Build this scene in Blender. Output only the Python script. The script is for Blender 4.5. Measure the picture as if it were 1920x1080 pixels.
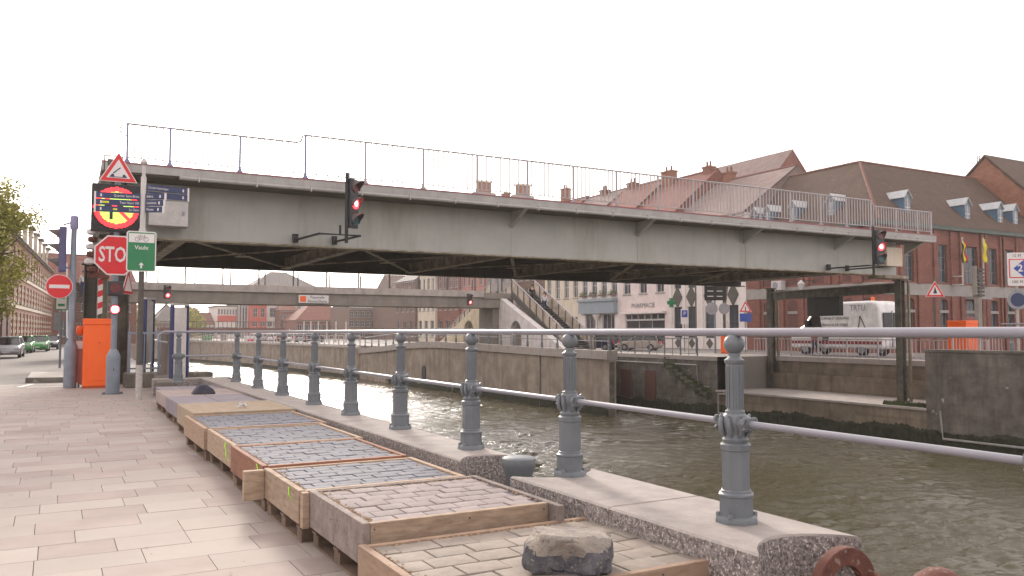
import bpy, bmesh, math, random
from mathutils import Vector, Matrix
R = math.radians
sc = bpy.context.scene
for o in list(bpy.data.objects): bpy.data.objects.remove(o)
col = sc.collection
rnd = random.Random(7)
# ---------------------------------------------------------------- camera, sky, sun, exposure
cam_d = bpy.data.cameras.new('camera'); cam = bpy.data.objects.new('camera', cam_d); col.objects.link(cam)
cam.location = (0, 0, 1.45); cam.rotation_euler = (R(93.01), 0, R(-29))
cam_d.sensor_width = 36; cam_d.lens = 36*1550/1920; cam_d.clip_end = 3000; cam_d.clip_start = .05
sc.camera = cam
SUN_EL, SUN_AZ = 20, 11       # azimuth in degrees clockwise from +Y
w = bpy.data.worlds.new('World'); sc.world = w; w.use_nodes = True
nt = w.node_tree; nt.nodes.clear()
sky = nt.nodes.new('ShaderNodeTexSky'); sky.sky_type = 'NISHITA'; sky.sun_disc = False
sky.sun_elevation = R(SUN_EL); sky.sun_rotation = R(SUN_AZ); sky.dust_density = 4; sky.air_density = 1.2
hs = nt.nodes.new('ShaderNodeHueSaturation'); hs.inputs['Saturation'].default_value = .25
mx = nt.nodes.new('ShaderNodeMix'); mx.data_type = 'RGBA'; mx.inputs[0].default_value = .68
mx.inputs[7].default_value = (6.4, 5.75, 5.65, 1)          # even bright cloud layer
bg = nt.nodes.new('ShaderNodeBackground'); bg.inputs[1].default_value = .12
wo = nt.nodes.new('ShaderNodeOutputWorld')
nt.links.new(sky.outputs[0], hs.inputs['Color']); nt.links.new(hs.outputs[0], mx.inputs[6])
nt.links.new(mx.outputs[2], bg.inputs[0]); nt.links.new(bg.outputs[0], wo.inputs[0])
sd = bpy.data.lights.new('sun', 'SUN'); sd.energy = 1.7; sd.angle = R(10); sd.color = (1, .9, .79)
so = bpy.data.objects.new('sun', sd); col.objects.link(so)
dirv = Vector((math.sin(R(SUN_AZ))*math.cos(R(SUN_EL)), math.cos(R(SUN_AZ))*math.cos(R(SUN_EL)), math.sin(R(SUN_EL))))
so.rotation_euler = dirv.to_track_quat('Z', 'Y').to_euler(); so.location = (0, 0, 60)
sc.view_settings.view_transform = 'Standard'; sc.view_settings.look = 'None'
sc.view_settings.exposure = 1.34; sc.view_settings.gamma = 1
sc.view_settings.use_curve_mapping = False

# ---------------------------------------------------------------- materials
def lin(h):
    return tuple((c/12.92 if c <= .04045 else ((c+.055)/1.055)**2.4) for c in (int(h[i:i+2], 16)/255 for i in (0, 2, 4)))
def mat(name, c, rough=.8, c2=None, ns=3., amt=.6, metal=0., bump=0., bs=40., rnd_=0., streak=None, emit=0., spec=.5, stretch=(1, 1, 1), brick=None, speck=None):
    m = bpy.data.materials.new(name); m.use_nodes = True
    n = m.node_tree.nodes; L = m.node_tree.links
    b = n['Principled BSDF']; b.inputs['Roughness'].default_value = rough; b.inputs['Metallic'].default_value = metal
    b.inputs['Specular IOR Level'].default_value = spec
    c = lin(c) if isinstance(c, str) else c
    geo = n.new('ShaderNodeNewGeometry'); mp = n.new('ShaderNodeMapping'); mp.inputs['Scale'].default_value = stretch
    L.new(geo.outputs['Position'], mp.inputs[0])
    def noise(s, det=4, src=mp, ro=.6):
        t = n.new('ShaderNodeTexNoise'); t.inputs['Scale'].default_value = s; t.inputs['Detail'].default_value = det
        t.inputs['Roughness'].default_value = ro
        L.new(src.outputs[0], t.inputs['Vector']); return t
    def mixc(f, a, b_, mode='MIX'):
        x = n.new('ShaderNodeMix'); x.data_type = 'RGBA'; x.blend_type = mode
        for s, v in ((0, f), (6, a), (7, b_)):
            if hasattr(v, 'links') or hasattr(v, 'is_linked'): L.new(v, x.inputs[s])
            elif s == 0: x.inputs[0].default_value = v
            else: x.inputs[s].default_value = tuple(v)[:3] + (1,)
        return x.outputs[2]
    def ramp(v, a, b_):
        r = n.new('ShaderNodeMapRange'); r.inputs[1].default_value = a; r.inputs[2].default_value = b_
        L.new(v, r.inputs[0]); return r.outputs[0]
    cc = None
    if c2 is None: c2 = tuple(v*.72 for v in c)
    elif isinstance(c2, str): c2 = lin(c2)
    t = noise(ns); f = ramp(t.outputs[0], .5-.35*amt, .5+.35*amt)
    cc = mixc(f, c2, c)
    if brick:
        bw, bh, mort = brick
        sep = n.new('ShaderNodeSeparateXYZ'); L.new(geo.outputs['Position'], sep.inputs[0])
        ad = n.new('ShaderNodeMath'); L.new(sep.outputs[0], ad.inputs[0]); L.new(sep.outputs[1], ad.inputs[1])
        cmb = n.new('ShaderNodeCombineXYZ'); L.new(ad.outputs[0], cmb.inputs[0]); L.new(sep.outputs[2], cmb.inputs[1])
        bt = n.new('ShaderNodeTexBrick'); L.new(cmb.outputs[0], bt.inputs['Vector'])
        bt.inputs['Scale'].default_value = 1; bt.inputs['Brick Width'].default_value = bw; bt.inputs['Row Height'].default_value = bh
        bt.inputs['Mortar Size'].default_value = bh*.1
        bt.inputs['Color1'].default_value = (1, 1, 1, 1); bt.inputs['Color2'].default_value = (.72, .72, .72, 1)
        bt.inputs['Mortar'].default_value = tuple(mort)+(1,)
        cc = mixc(.85, cc, bt.outputs[0], 'MULTIPLY')
    if streak:
        sc_, col_, am = streak
        mp2 = n.new('ShaderNodeMapping'); mp2.inputs['Scale'].default_value = (1, 1, .12); L.new(geo.outputs['Position'], mp2.inputs[0])
        t2 = noise(sc_, 5, mp2, .7); f2 = ramp(t2.outputs[0], .5, .72)
        mm = n.new('ShaderNodeMath'); mm.operation = 'MULTIPLY'; mm.inputs[1].default_value = am; L.new(f2, mm.inputs[0])
        cc = mixc(mm.outputs[0], cc, lin(col_))
    if speck:
        s_, col_, lo = speck
        t3 = noise(s_, 2); f3 = ramp(t3.outputs[0], lo, lo+.06)
        cc = mixc(f3, cc, lin(col_))
    if rnd_:
        oi = n.new('ShaderNodeObjectInfo'); hsv = n.new('ShaderNodeHueSaturation')
        r = n.new('ShaderNodeMapRange'); r.inputs[3].default_value = 1-rnd_; r.inputs[4].default_value = 1+rnd_
        L.new(oi.outputs['Random'], r.inputs[0]); L.new(r.outputs[0], hsv.inputs['Value']); L.new(cc, hsv.inputs['Color']); cc = hsv.outputs[0]
    L.new(cc, b.inputs['Base Color'])
    if bump:
        tb = noise(bs, 5); bp = n.new('ShaderNodeBump'); bp.inputs['Strength'].default_value = bump; bp.inputs['Distance'].default_value = .01
        L.new(tb.outputs[0], bp.inputs['Height']); L.new(bp.outputs[0], b.inputs['Normal'])
    if emit:
        L.new(cc, b.inputs['Emission Color']); b.inputs['Emission Strength'].default_value = emit
    return m
MT = {}
def mk(k, *a, **q): MT[k] = mat(k, *a, **q)
mk('slab', '968c84', .8, 'a0958d', ns=1.3, bump=.25, bs=60, rnd_=.07, speck=(11, '6c6661', .735))
mk('slab_pink', '9f9089', .8, '8b7e77', ns=1.7, bump=.25, bs=60, rnd_=.07)
mk('slab_far', '988d86', .8, '8f857f', ns=.9, bump=.2, bs=60)
mk('joint', '79716b', .95, '4e4845', ns=9)
mk('road', '8f8883', .9, '7b7673', ns=.6, bump=.3, bs=20, brick=(.22, .14, (.6, .6, .6)))
mk('ground', '8a837c', .9, '76716b', ns=.4)
mk('grass', '55603a', .95, '414a2c', ns=.5)
mk('granite_top', 'a59c95', .75, '8c847f', ns=6, bump=.5, bs=120, speck=(160, '6f686c', .6))
mk('granite_side', 'a39a96', .85, '59524f', ns=48, amt=.45, bump=1., bs=80, speck=(60, 'c9bfb8', .58))
mk('iron_grey', '6f7478', .42, '5f6468', ns=5, bump=.15, bs=60, spec=.5, speck=(38, '8a7c70', .72))
mk('iron_rail', '8f8e95', .33, '84838b', ns=6, bump=.05, bs=90)
mk('pole_grey', '7f8792', .5, '6d7580', ns=5)
mk('pole_dark', '5a544e', .8, '4a443f', ns=10, bump=.2)
mk('pole_white', 'b6b0ab', .7, '9a948f', ns=14)
mk('alu', 'b9b4b0', .42, 'a39f9c', ns=6, metal=.3)
mk('timber', 'ab917c', .85, '856d5a', ns=9, amt=.9, stretch=(1, 1, 5), bump=.4, bs=60, rnd_=.12, speck=(30, '6b5546', .68))
mk('timber_red', '9a6c54', .8, '7a523f', ns=5, stretch=(1, 1, 5), bump=.35, bs=60, rnd_=.1)
mk('timber_pale', 'b09a84', .85, '8a7562', ns=9, stretch=(1, 1, 5), bump=.35, bs=60, rnd_=.12, speck=(25, '7b6a5b', .66))
mk('timber_grey', '8e827b', .9, '6b605b', ns=9, bump=.4, bs=60, rnd_=.15, speck=(30, '5b5350', .62))
mk('timber_end', '6f6058', .9, '554840', ns=30, rnd_=.1)
mk('pallet', '86705e', .9, '5c4c40', ns=6, bump=.4, bs=50, rnd_=.2)
mk('cobble', '958a7f', .85, '7f766d', ns=9, bump=.6, bs=70, rnd_=.1)
mk('cobble_pink', '918582', .85, '7e7473', ns=9, bump=.6, bs=70, rnd_=.1)
mk('tile_blue', '5f606b', .75, '50515c', ns=9, bump=.4, bs=70, rnd_=.12)
mk('sand', '8b7b6c', 1, '6c6055', ns=60, bump=1, bs=200)
mk('sand_grey', '77737a', 1, '656269', ns=60, bump=1, bs=200)
mk('crumb', 'b59a7e', 1, '8a7460', ns=80, bump=1, bs=200)
mk('plate_grey', '8f878c', .8, '7d757b', ns=4, bump=.4, bs=90, rnd_=.06)
mk('plate_sand', 'a8967f', .85, '8f7f6c', ns=8, bump=.6, bs=90)
mk('rock', 'a0968a', .95, '77706b', ns=7, amt=.5, bump=1, bs=55, speck=(90, '5b5858', .62))
mk('rock_core', '6a686b', .95, '45444a', ns=18, amt=.5, bump=1., bs=60, speck=(60, '8d8880', .62))
mk('rock_dark', '4a4a54', .9, '3a3a44', ns=9, bump=1, bs=40)
mk('mortar_litter', '6b5a48', .9, 'a8a095', ns=3)
mk('paper', 'e8e6e4', .8)
mk('neon', 'b6ff1a', .6, 'a4f010')
mk('rust', '6f4638', .8, '54302a', ns=12, bump=.5, bs=60, speck=(20, '8a7468', .62))
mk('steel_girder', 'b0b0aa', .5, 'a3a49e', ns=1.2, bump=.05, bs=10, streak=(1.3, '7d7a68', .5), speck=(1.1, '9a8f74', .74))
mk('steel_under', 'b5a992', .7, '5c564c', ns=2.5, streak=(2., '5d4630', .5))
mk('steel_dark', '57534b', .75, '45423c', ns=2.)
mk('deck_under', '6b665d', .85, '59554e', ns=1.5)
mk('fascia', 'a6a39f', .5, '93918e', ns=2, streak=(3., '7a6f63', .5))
mk('redline', 'a0626a', .8, '8a555c', ns=5)
mk('rail_paint', 'a7a1a3', .5, '999395', ns=4)
mk('post_blue_tint', '8684a4', .5, '7a7897', ns=4)
mk('black', '1d1d20', .55, '151518'); mk('black_gloss', '101214', .25, '0c0d10')
mk('housing', '35363c', .5, '2b2c32', ns=10)
mk('housing_lav', '565478', .5, '4a496b', ns=5)
mk('visor', '5a5250', .6, '4b4443', ns=10)
mk('lamp_off_red', '6b2622', .3, '4f1b18', ns=20)
mk('lamp_off_green', '24545a', .3, '1c4248', ns=20)
mk('lamp_red', (1., .05, .06), .4, (1., .05, .06), emit=1.3)
mk('lamp_core', (1., .42, .42), .4, (1., .42, .42), emit=1.2)
mk('lamp_white', (1., .92, .9), .4, (1., .92, .9), emit=3.)
mk('led_red', (1., .04, .05), .4, (1., .04, .05), emit=1.1)
mk('led_yel', (.62, .9, .16), .4, (.62, .9, .16), emit=.6)
mk('sign_red', 'd0202a', .4, 'c41c26', ns=4); mk('sign_white', 'd9d4d2', .45, 'cfcac8', ns=4)
mk('sign_green', '1f7a4a', .4, '1c7044', ns=4); mk('sign_navy', '22305a', .4, '1d2a50', ns=4)
mk('sign_blue', '2348a0', .4); mk('sign_yellow', 'd8d21e', .4); mk('sign_back', '8f9094', .5)
mk('orange', 'f06418', .42, 'e85c14', ns=2, bump=.03); mk('orange_dark', 'b04a14', .6)
mk('concrete_beam', '8f877f', .85, '7b746d', ns=1.6, streak=(1.5, '5f5a55', .55), bump=.3, bs=20)
mk('concrete_light', 'b3aaa4', .85, '9b938d', ns=2, streak=(2, '6f6a66', .4))
mk('stone_beige', 'ad9f90', .9, '85786b', ns=1.1, streak=(1.4, '5c5248', .75), bump=.4, bs=12, speck=(4.5, 'b0a598', .74))
mk('stone_dark', '878076', .92, '55504a', ns=1.4, streak=(1.3, '3e3b35', .8), bump=.4, bs=10, brick=(.8, .4, (.8, .8, .78)), speck=(1.7, 'b5afa4', .71))
mk('stone_brown', '988a78', .92, '756959', ns=1.2, streak=(1.3, '51483d', .8), bump=.4, bs=10, brick=(1.6, .6, (.8, .78, .75)))
mk('algae', '3a3d29', .95, '1a1e12', ns=4, bump=1, bs=12)
mk('brick_red', '8c5d50', .9, '784e44', ns=1.5, brick=(.24, .08, (.85, .82, .8)), streak=(1., '6f4438', .4))
mk('brick_orange', '9a6a52', .9, '835744', ns=1.5, brick=(.24, .09, (.85, .82, .8)))
mk('brick_brown', '7d6558', .9, '6b564b', ns=1.5, brick=(.24, .09, (.85, .82, .8)))
mk('brick_dark', '6d4a44', .9, '5c3e39', ns=1.5, brick=(.24, .09, (.85, .82, .8)))
mk('roof_brown', '5d4839', .9, '4b3a30', ns=1.2, brick=(.22, .2, (.6, .6, .6)), speck=(6, '8b8064', .68))
mk('roof_red', '8a5648', .9, '74463b', ns=1.5, brick=(.25, .22, (.65, .65, .65)))
mk('roof_rose', '8f7a74', .9, '7a6963', ns=1.5, brick=(.25, .22, (.7, .7, .7)))
mk('roof_slate', '6d6764', .85, '5c5856', ns=1.5)
mk('ridge', '7d574c', .9, '684840', ns=6)
mk('render_white', 'e0d8d2', .85, 'd0c7c1', ns=1.5, streak=(1.5, '988f88', .35))
mk('render_cream', 'd6cab8', .85, 'c6b9a6', ns=1.5, streak=(1.5, '958a7b', .4))
mk('render_pink', 'dccdc8', .85, 'cdbdb8', ns=1.5)
mk('render_salmon', 'b9796a', .85, 'a46a5c', ns=1.5)
mk('render_grey', '9b938e', .85, '89827e', ns=1.5)
mk('white_arch', 'e2dcd9', .85, 'c9c2be', ns=2.2, streak=(2, '8d8784', .5))
mk('cream_arch', 'dcd0b8', .85, 'c6b89c', ns=2.2, streak=(2, '8d7c64', .5))
mk('band_stone', '9d9792', .85, '8b8682', ns=2)
mk('red_panel', 'c0503e', .6, 'b04838', ns=1)
mk('window_frame', '6b7476', .6); mk('frame_white', 'c9c6c4', .6); mk('frame_dark', '434a50', .6)
mk('glass', '3a434b', .12, '2a3138', ns=1.2, spec=.6); mk('glass_pale', '8d959b', .2, '5d656b', ns=1.5)
mk('glass_black', '14171a', .08, '101214')
mk('shopfront_grey', '8d98a0', .6, '7c868e'); mk('awning', 'a39d98', .8)
mk('blue_trim', '4d6d84', .5, '43607a'); mk('zinc', 'b5b8ba', .5, 'a3a6a8', ns=3)
mk('gutter_green', '4f5d56', .6); mk('chrome', 'b0b2b6', .3, metal=.8)
mk('car_silver', 'a7a9b0', .3, 'a0a2a8', metal=.3); mk('car_navy', '24283c', .25, '20243a'); mk('car_white', 'ebe9e8', .3)
mk('car_beige', 'b0a59a', .3, metal=.2); mk('car_green', '3d9a4a', .35, '359040'); mk('car_black', '1c1d21', .25); mk('car_red', '8a2a2a', .3)
mk('tyre', '202022', .9); mk('tail', 'c02030', .3); mk('headlight', 'd8d8d8', .15); mk('stripe_red', '8a2c30', .5)
mk('flag_black', '1a1a1a', .9); mk('flag_red', 'b0202c', .9); mk('flag_yellow', 'd2c218', .9)
mk('leaf', '8f9440', .7, 'aca455', ns=1.2, amt=.9, rnd_=.1); mk('bark', '5c4e42', .95, '493d33', ns=6, bump=.6, bs=20)
mk('leaf_dark', '3f4c28', .8, '55602f', ns=2, amt=.9)
mk('skin', 'b98a74', .6); mk('hair', '2f241d', .8); mk('cloth_black', '25252a', .9); mk('cloth_blue', '2c3a63', .9); mk('cloth_white', 'd0d0d4', .9); mk('cloth_jean', '32405e', .9)
mk('wood_panel', '7d746d', .85, '5c544e', ns=14, stretch=(1, 1, .1))
mk('panel_white', 'cfc8c4', .5); mk('panel_blue', '26305e', .4)
mk('tread', '6b6560', .9, '575250', ns=4); mk('stairglass', 'c4b6a6', .55, '8f8274', ns=2)
mk('board_black', '24241f', .8, '1b1b18')
# water
m = bpy.data.materials.new('water'); m.use_nodes = True; MT['water'] = m
n = m.node_tree.nodes; L = m.node_tree.links; b = n['Principled BSDF']
b.inputs['Base Color'].default_value = (.08, .072, .04, 1); b.inputs['Roughness'].default_value = .05; b.inputs['IOR'].default_value = 1.33
geo = n.new('ShaderNodeNewGeometry'); mp = n.new('ShaderNodeMapping'); mp.inputs['Scale'].default_value = (1, 1.5, 1); mp.inputs['Rotation'].default_value = (0, 0, .5)
L.new(geo.outputs['Position'], mp.inputs[0])
t1 = n.new('ShaderNodeTexNoise'); t1.inputs['Scale'].default_value = 8; t1.inputs['Detail'].default_value = 4; t1.inputs['Roughness'].default_value = .62; t1.inputs['Distortion'].default_value = .6
t2 = n.new('ShaderNodeTexNoise'); t2.inputs['Scale'].default_value = .35; t2.inputs['Detail'].default_value = 3
L.new(mp.outputs[0], t1.inputs[0]); L.new(mp.outputs[0], t2.inputs[0])
mr = n.new('ShaderNodeMapRange'); mr.inputs[1].default_value = .35; mr.inputs[2].default_value = .65; mr.inputs[3].default_value = .25; L.new(t2.outputs[0], mr.inputs[0])
mu = n.new('ShaderNodeMath'); mu.operation = 'MULTIPLY'; L.new(t1.outputs[0], mu.inputs[0]); L.new(mr.outputs[0], mu.inputs[1])
bp = n.new('ShaderNodeBump'); bp.inputs['Strength'].default_value = 1; bp.inputs['Distance'].default_value = .04
L.new(mu.outputs[0], bp.inputs['Height']); L.new(bp.outputs[0], b.inputs['Normal'])

# ---------------------------------------------------------------- mesh helpers
class MB:
    def __init__(s): s.v = []; s.f = []; s.m = []; s.mi = 0
    def add(s, vs, fs):
        k = len(s.v); s.v += [tuple(v) for v in vs]; s.f += [tuple(i+k for i in f) for f in fs]; s.m += [s.mi]*len(fs); return s
    def box(s, x0, x1, y0, y1, z0, z1):
        return s.add([(x0,y0,z0),(x1,y0,z0),(x1,y1,z0),(x0,y1,z0),(x0,y0,z1),(x1,y0,z1),(x1,y1,z1),(x0,y1,z1)],
                     [(3,2,1,0),(4,5,6,7),(0,1,5,4),(1,2,6,5),(2,3,7,6),(3,0,4,7)])
    def bar(s, p0, p1, w_, h, up=(0, 0, 1)):
        p0 = Vector(p0); p1 = Vector(p1); d = (p1-p0).normalized(); u = Vector(up)
        a = d.cross(u)
        if a.length < 1e-4: a = d.cross(Vector((0, 1, 0)))
        a.normalize(); u = a.cross(d).normalized(); a = a*w_/2; u = u*h/2
        return s.add([p0-a-u, p0+a-u, p0+a+u, p0-a+u, p1-a-u, p1+a-u, p1+a+u, p1-a+u],
                     [(0,1,2,3),(7,6,5,4),(0,4,5,1),(1,5,6,2),(2,6,7,3),(3,7,4,0)])
    def tube(s, pts, r, k=8, caps=True):
        pts = [Vector(p) for p in pts]; rs = r if isinstance(r, (list, tuple)) else [r]*len(pts); rings = []
        a0 = None
        for i, p in enumerate(pts):
            d = (pts[min(i+1, len(pts)-1)]-pts[max(i-1, 0)]).normalized()
            if a0 is None:
                a0 = d.cross(Vector((0, 0, 1)) if abs(d.z) < .95 else Vector((1, 0, 0))).normalized()
            a = (a0-d*a0.dot(d)).normalized(); a0 = a; b_ = d.cross(a)
            rings += [p+(a*math.cos(2*math.pi*j/k)+b_*math.sin(2*math.pi*j/k))*rs[i] for j in range(k)]
        fs = [(i*k+j, i*k+(j+1) % k, (i+1)*k+(j+1) % k, (i+1)*k+j) for i in range(len(pts)-1) for j in range(k)]
        if caps: fs += [tuple(range(k-1, -1, -1)), tuple(range((len(pts)-1)*k, len(pts)*k))]
        return s.add(rings, fs)
    def lathe(s, prof, k=16, c=(0, 0, 0), ph=0., sx=1., sy=1.):
        vs = [(c[0]+sx*r*math.cos(2*math.pi*j/k+ph), c[1]+sy*r*math.sin(2*math.pi*j/k+ph), c[2]+z) for r, z in prof for j in range(k)]
        fs = [(i*k+j, i*k+(j+1) % k, (i+1)*k+(j+1) % k, (i+1)*k+j) for i in range(len(prof)-1) for j in range(k)]
        fs += [tuple(range(k-1, -1, -1)), tuple(range((len(prof)-1)*k, len(prof)*k))]
        return s.add(vs, fs)
    def prism(s, poly, a, b_, ax='y'):
        def P(u, v, t): return (u, t, v) if ax == 'y' else ((t, u, v) if ax == 'x' else (u, v, t))
        k = len(poly)
        vs = [P(u, v, a) for u, v in poly]+[P(u, v, b_) for u, v in poly]
        return s.add(vs, [tuple(range(k)), tuple(range(2*k-1, k-1, -1))]+[(i, k+i, k+(i+1) % k, (i+1) % k) for i in range(k)])
    def disc(s, c, r, y0, y1, k=24, r1=None):
        """short cylinder whose axis is y"""
        r1 = r if r1 is None else r1
        vs = [(c[0]+rr*math.cos(2*math.pi*j/k), yy, c[1]+rr*math.sin(2*math.pi*j/k)) for rr, yy in ((r, y0), (r1, y1)) for j in range(k)]
        return s.add(vs, [tuple(range(k)), tuple(range(2*k-1, k-1, -1))]+[(j, k+j, k+(j+1) % k, (j+1) % k) for j in range(k)])
    def mesh(s, name, mats, smooth=False):
        me = bpy.data.meshes.new(name); me.from_pydata(s.v, [], s.f)
        for m_ in (mats if isinstance(mats, (list, tuple)) else [mats]): me.materials.append(MT[m_])
        bm = bmesh.new(); bm.from_mesh(me)
        for i, f in enumerate(bm.faces): f.material_index = s.m[i] if i < len(s.m) else 0
        big = [f for f in bm.faces if len(f.verts) > 4]
        if big: bmesh.ops.triangulate(bm, faces=big)
        bmesh.ops.recalc_face_normals(bm, faces=bm.faces)
        bm.to_mesh(me); bm.free()
        if smooth:
            for p in me.polygons: p.use_smooth = True
            try: me.set_sharp_from_angle(angle=R(38))
            except Exception: pass
        return me
    def build(s, name, mats, parent=None, smooth=False, bevel=0, loc=None, rz=0, world=False):
        o = bpy.data.objects.new(name, s.mesh(name, mats, smooth)); col.objects.link(o)
        if loc: o.location = loc
        if rz: o.rotation_euler.z = rz
        if parent:
            o.parent = parent
            if world: o.location = tuple(-v for v in parent.location)
        if bevel:
            b_ = o.modifiers.new('bevel', 'BEVEL'); b_.width = bevel; b_.segments = 2; b_.limit_method = 'ANGLE'; b_.angle_limit = R(40)
        return o
def link(me, name, parent=None, loc=(0, 0, 0), rz=0, scale=None, rot=None):
    o = bpy.data.objects.new(name, me); col.objects.link(o); o.location = loc
    o.rotation_euler = rot if rot else (0, 0, rz)
    if scale: o.scale = scale
    if parent: o.parent = parent
    return o
def tag(o, label=None, cat=None, group=None, kind=None):
    if label: o['label'] = label
    if cat: o['category'] = cat
    if group: o['group'] = group
    if kind: o['kind'] = kind
    return o
def T(name, loc, label, cat, group=None, rz=0):
    o = bpy.data.objects.new(name, None); o.empty_display_size = .2; col.objects.link(o); o.location = loc; o.rotation_euler.z = rz
    return tag(o, label, cat, group)
kids = lambda o: [c for c in bpy.data.objects if c.parent is o]
def copy_tree(o, parent=None):
    c = o.copy(); col.objects.link(c); c.parent = parent
    for ch in kids(o): copy_tree(ch, c)
    return c
def text(s, size, m_, parent, loc, rot=(R(90), 0, 0), name='lettering', ext=.002, bold=0., sx=1., ax='CENTER'):
    cu = bpy.data.curves.new(name, 'FONT'); cu.body = s; cu.size = size; cu.extrude = ext; cu.offset = bold; cu.resolution_u = 2
    cu.align_x = ax; cu.align_y = 'CENTER'
    t = bpy.data.objects.new(name, cu); col.objects.link(t)
    me = bpy.data.meshes.new_from_object(t.evaluated_get(bpy.context.evaluated_depsgraph_get()))
    bpy.data.objects.remove(t); me.materials.clear(); me.materials.append(MT[m_])
    return link(me, name, parent, loc, rot=rot, scale=(sx, 1, 1))
# camera-independent planning helper: where a sight line of the survey meets a given plane
_c, _s, _f = math.cos(R(29)), math.sin(R(29)), 1550.
_p = math.atan(81.5/_f)
def ray(x, y):
    a, b_ = (x-960)/_f, (540-y)/_f
    fw = (_s*math.cos(_p), _c*math.cos(_p), math.sin(_p)); up = (-_s*math.sin(_p), -_c*math.sin(_p), math.cos(_p))
    return [fw[i]+a*(_c, -_s, 0)[i]+b_*up[i] for i in range(3)]
def atz(x, y, z): d = ray(x, y); t = (z-1.45)/d[2]; return (t*d[0], t*d[1], z)
def atX(x, y, X): d = ray(x, y); t = X/d[0]; return (X, t*d[1], 1.45+t*d[2])
def atY(x, y, Y): d = ray(x, y); t = Y/d[1]; return (t*d[0], Y, 1.45+t*d[2])

# ================================================================ SETTING
def poly_ground(name, poly, z0, z1, mats):
    mb = MB(); mb.prism(poly, z0, z1, 'z'); o = mb.build(name, mats); tag(o, kind='structure'); return o
NEAR = [(-900, -80), (3.75, -80), (3.75, 60), (2, 90), (-6, 125), (-60, 145), (-900, 145)]
FAR = [(33, -80), (33, 22.6), (37.6, 22.6), (37.6, 35.5), (33, 35.5), (33, 46.1), (28.2, 39.3), (28.2, 60), (27.8, 82), (25.5, 115), (20, 148),
       (-60, 165), (-900, 165), (-900, 900), (900, 900), (900, -80)]
poly_ground('near_bank_ground', NEAR, -4.6, -.03, 'ground')
poly_ground('far_bank_ground', FAR, -4.6, -.0, 'ground')
import numpy as np
def water_patch(x0, x1, y0, y1, st):
    nx, ny = int(round((x1-x0)/st))+1, int(round((y1-y0)/st))+1
    X, Y = np.meshgrid(np.linspace(x0, x1, nx), np.linspace(y0, y1, ny))
    rs = np.random.RandomState(4); Z = np.zeros_like(X)
    for k in range(70):
        lam = .2*(7.**rs.rand()); th = rs.normal(1.2, .75); ph = rs.rand()*6.28
        r1 = rs.rand()
        if lam < 2.4*st: lam = lam*2.4*st/.2
        amp = .0105*lam**.65*(.6+.8*r1)*.66
        Z += amp*np.sin(2*math.pi/lam*(X*math.cos(th)+Y*math.sin(th)) + ph + .8*np.sin(X*.21+ph)+.7*np.sin(Y*.17+2*ph))
    gust = .62+.38*np.sin(X*.33+1.3*np.sin(Y*.12)+.5)*np.sin(Y*.19+.9*np.sin(X*.2))
    Z = Z*gust
    ex = np.minimum(np.minimum(X-x0, x1-X), np.minimum(Y-y0, y1-Y)); Z *= np.clip(ex/st, 0, 1)
    co = np.stack([X, Y, Z-3.4], -1).reshape(-1, 3)
    i = np.arange(nx*ny).reshape(ny, nx); q = np.stack([i[:-1, :-1], i[:-1, 1:], i[1:, 1:], i[1:, :-1]], -1).reshape(-1, 4)
    return co, q
parts_ = [water_patch(3.6, 33.6, -2, 38, .065), water_patch(3.6, 33.6, 38, 80, .12), water_patch(-14, 33.6, 80, 166, .25)]
cos, qs, n0 = [], [], 0
for co, q in parts_: cos.append(co); qs.append(q+n0); n0 += len(co)
fl_ = np.array([(-900, -80, -3.4), (60, -80, -3.4), (60, -2, -3.4), (-900, -2, -3.4), (-900, 80, -3.4), (-14, 80, -3.4), (-14, 170, -3.4), (-900, 170, -3.4)], float)
cos.append(fl_); qs.append(np.array([[0, 1, 2, 3], [4, 5, 6, 7]])+n0); n0 += 8
co = np.concatenate(cos); q = np.concatenate(qs)
me = bpy.data.meshes.new('river_water'); me.vertices.add(len(co)); me.vertices.foreach_set('co', co.ravel())
me.loops.add(q.size); me.loops.foreach_set('vertex_index', q.ravel().astype(np.int32)); me.polygons.add(len(q)); me.polygons.foreach_set('loop_start', np.arange(0, q.size, 4).astype(np.int32))
me.polygons.foreach_set('use_smooth', np.ones(len(q), bool)); me.update(calc_edges=True); me.materials.append(MT['water'])
o = bpy.data.objects.new('river_water', me); col.objects.link(o); tag(o, kind='structure')
mb = MB(); mb.add([(-900, -80, -4.7), (900, -80, -4.7), (900, 900, -4.7), (-900, 900, -4.7)], [(0, 1, 2, 3)])
tag(mb.build('river_bed', 'algae'), kind='structure')
mb = MB(); mb.add([(-14, 26.6, -.012), (3.4, 26.6, -.012), (3.4, 62, -.012), (1.5, 90, -.012), (-1, 112, -.012), (-14, 112, -.012)], [(0, 1, 2, 3, 4, 5)])
tag(mb.build('street', 'road'), kind='structure')
mb = MB(); mb.add([(38.5, -20, .006), (47, -20, .006), (46, 130, .006), (32, 130, .006), (34, 60, .006), (38.5, 45, .006)], [(0, 1, 2, 3, 4, 5)])
tag(mb.build('far_street', 'road'), kind='structure')
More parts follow.
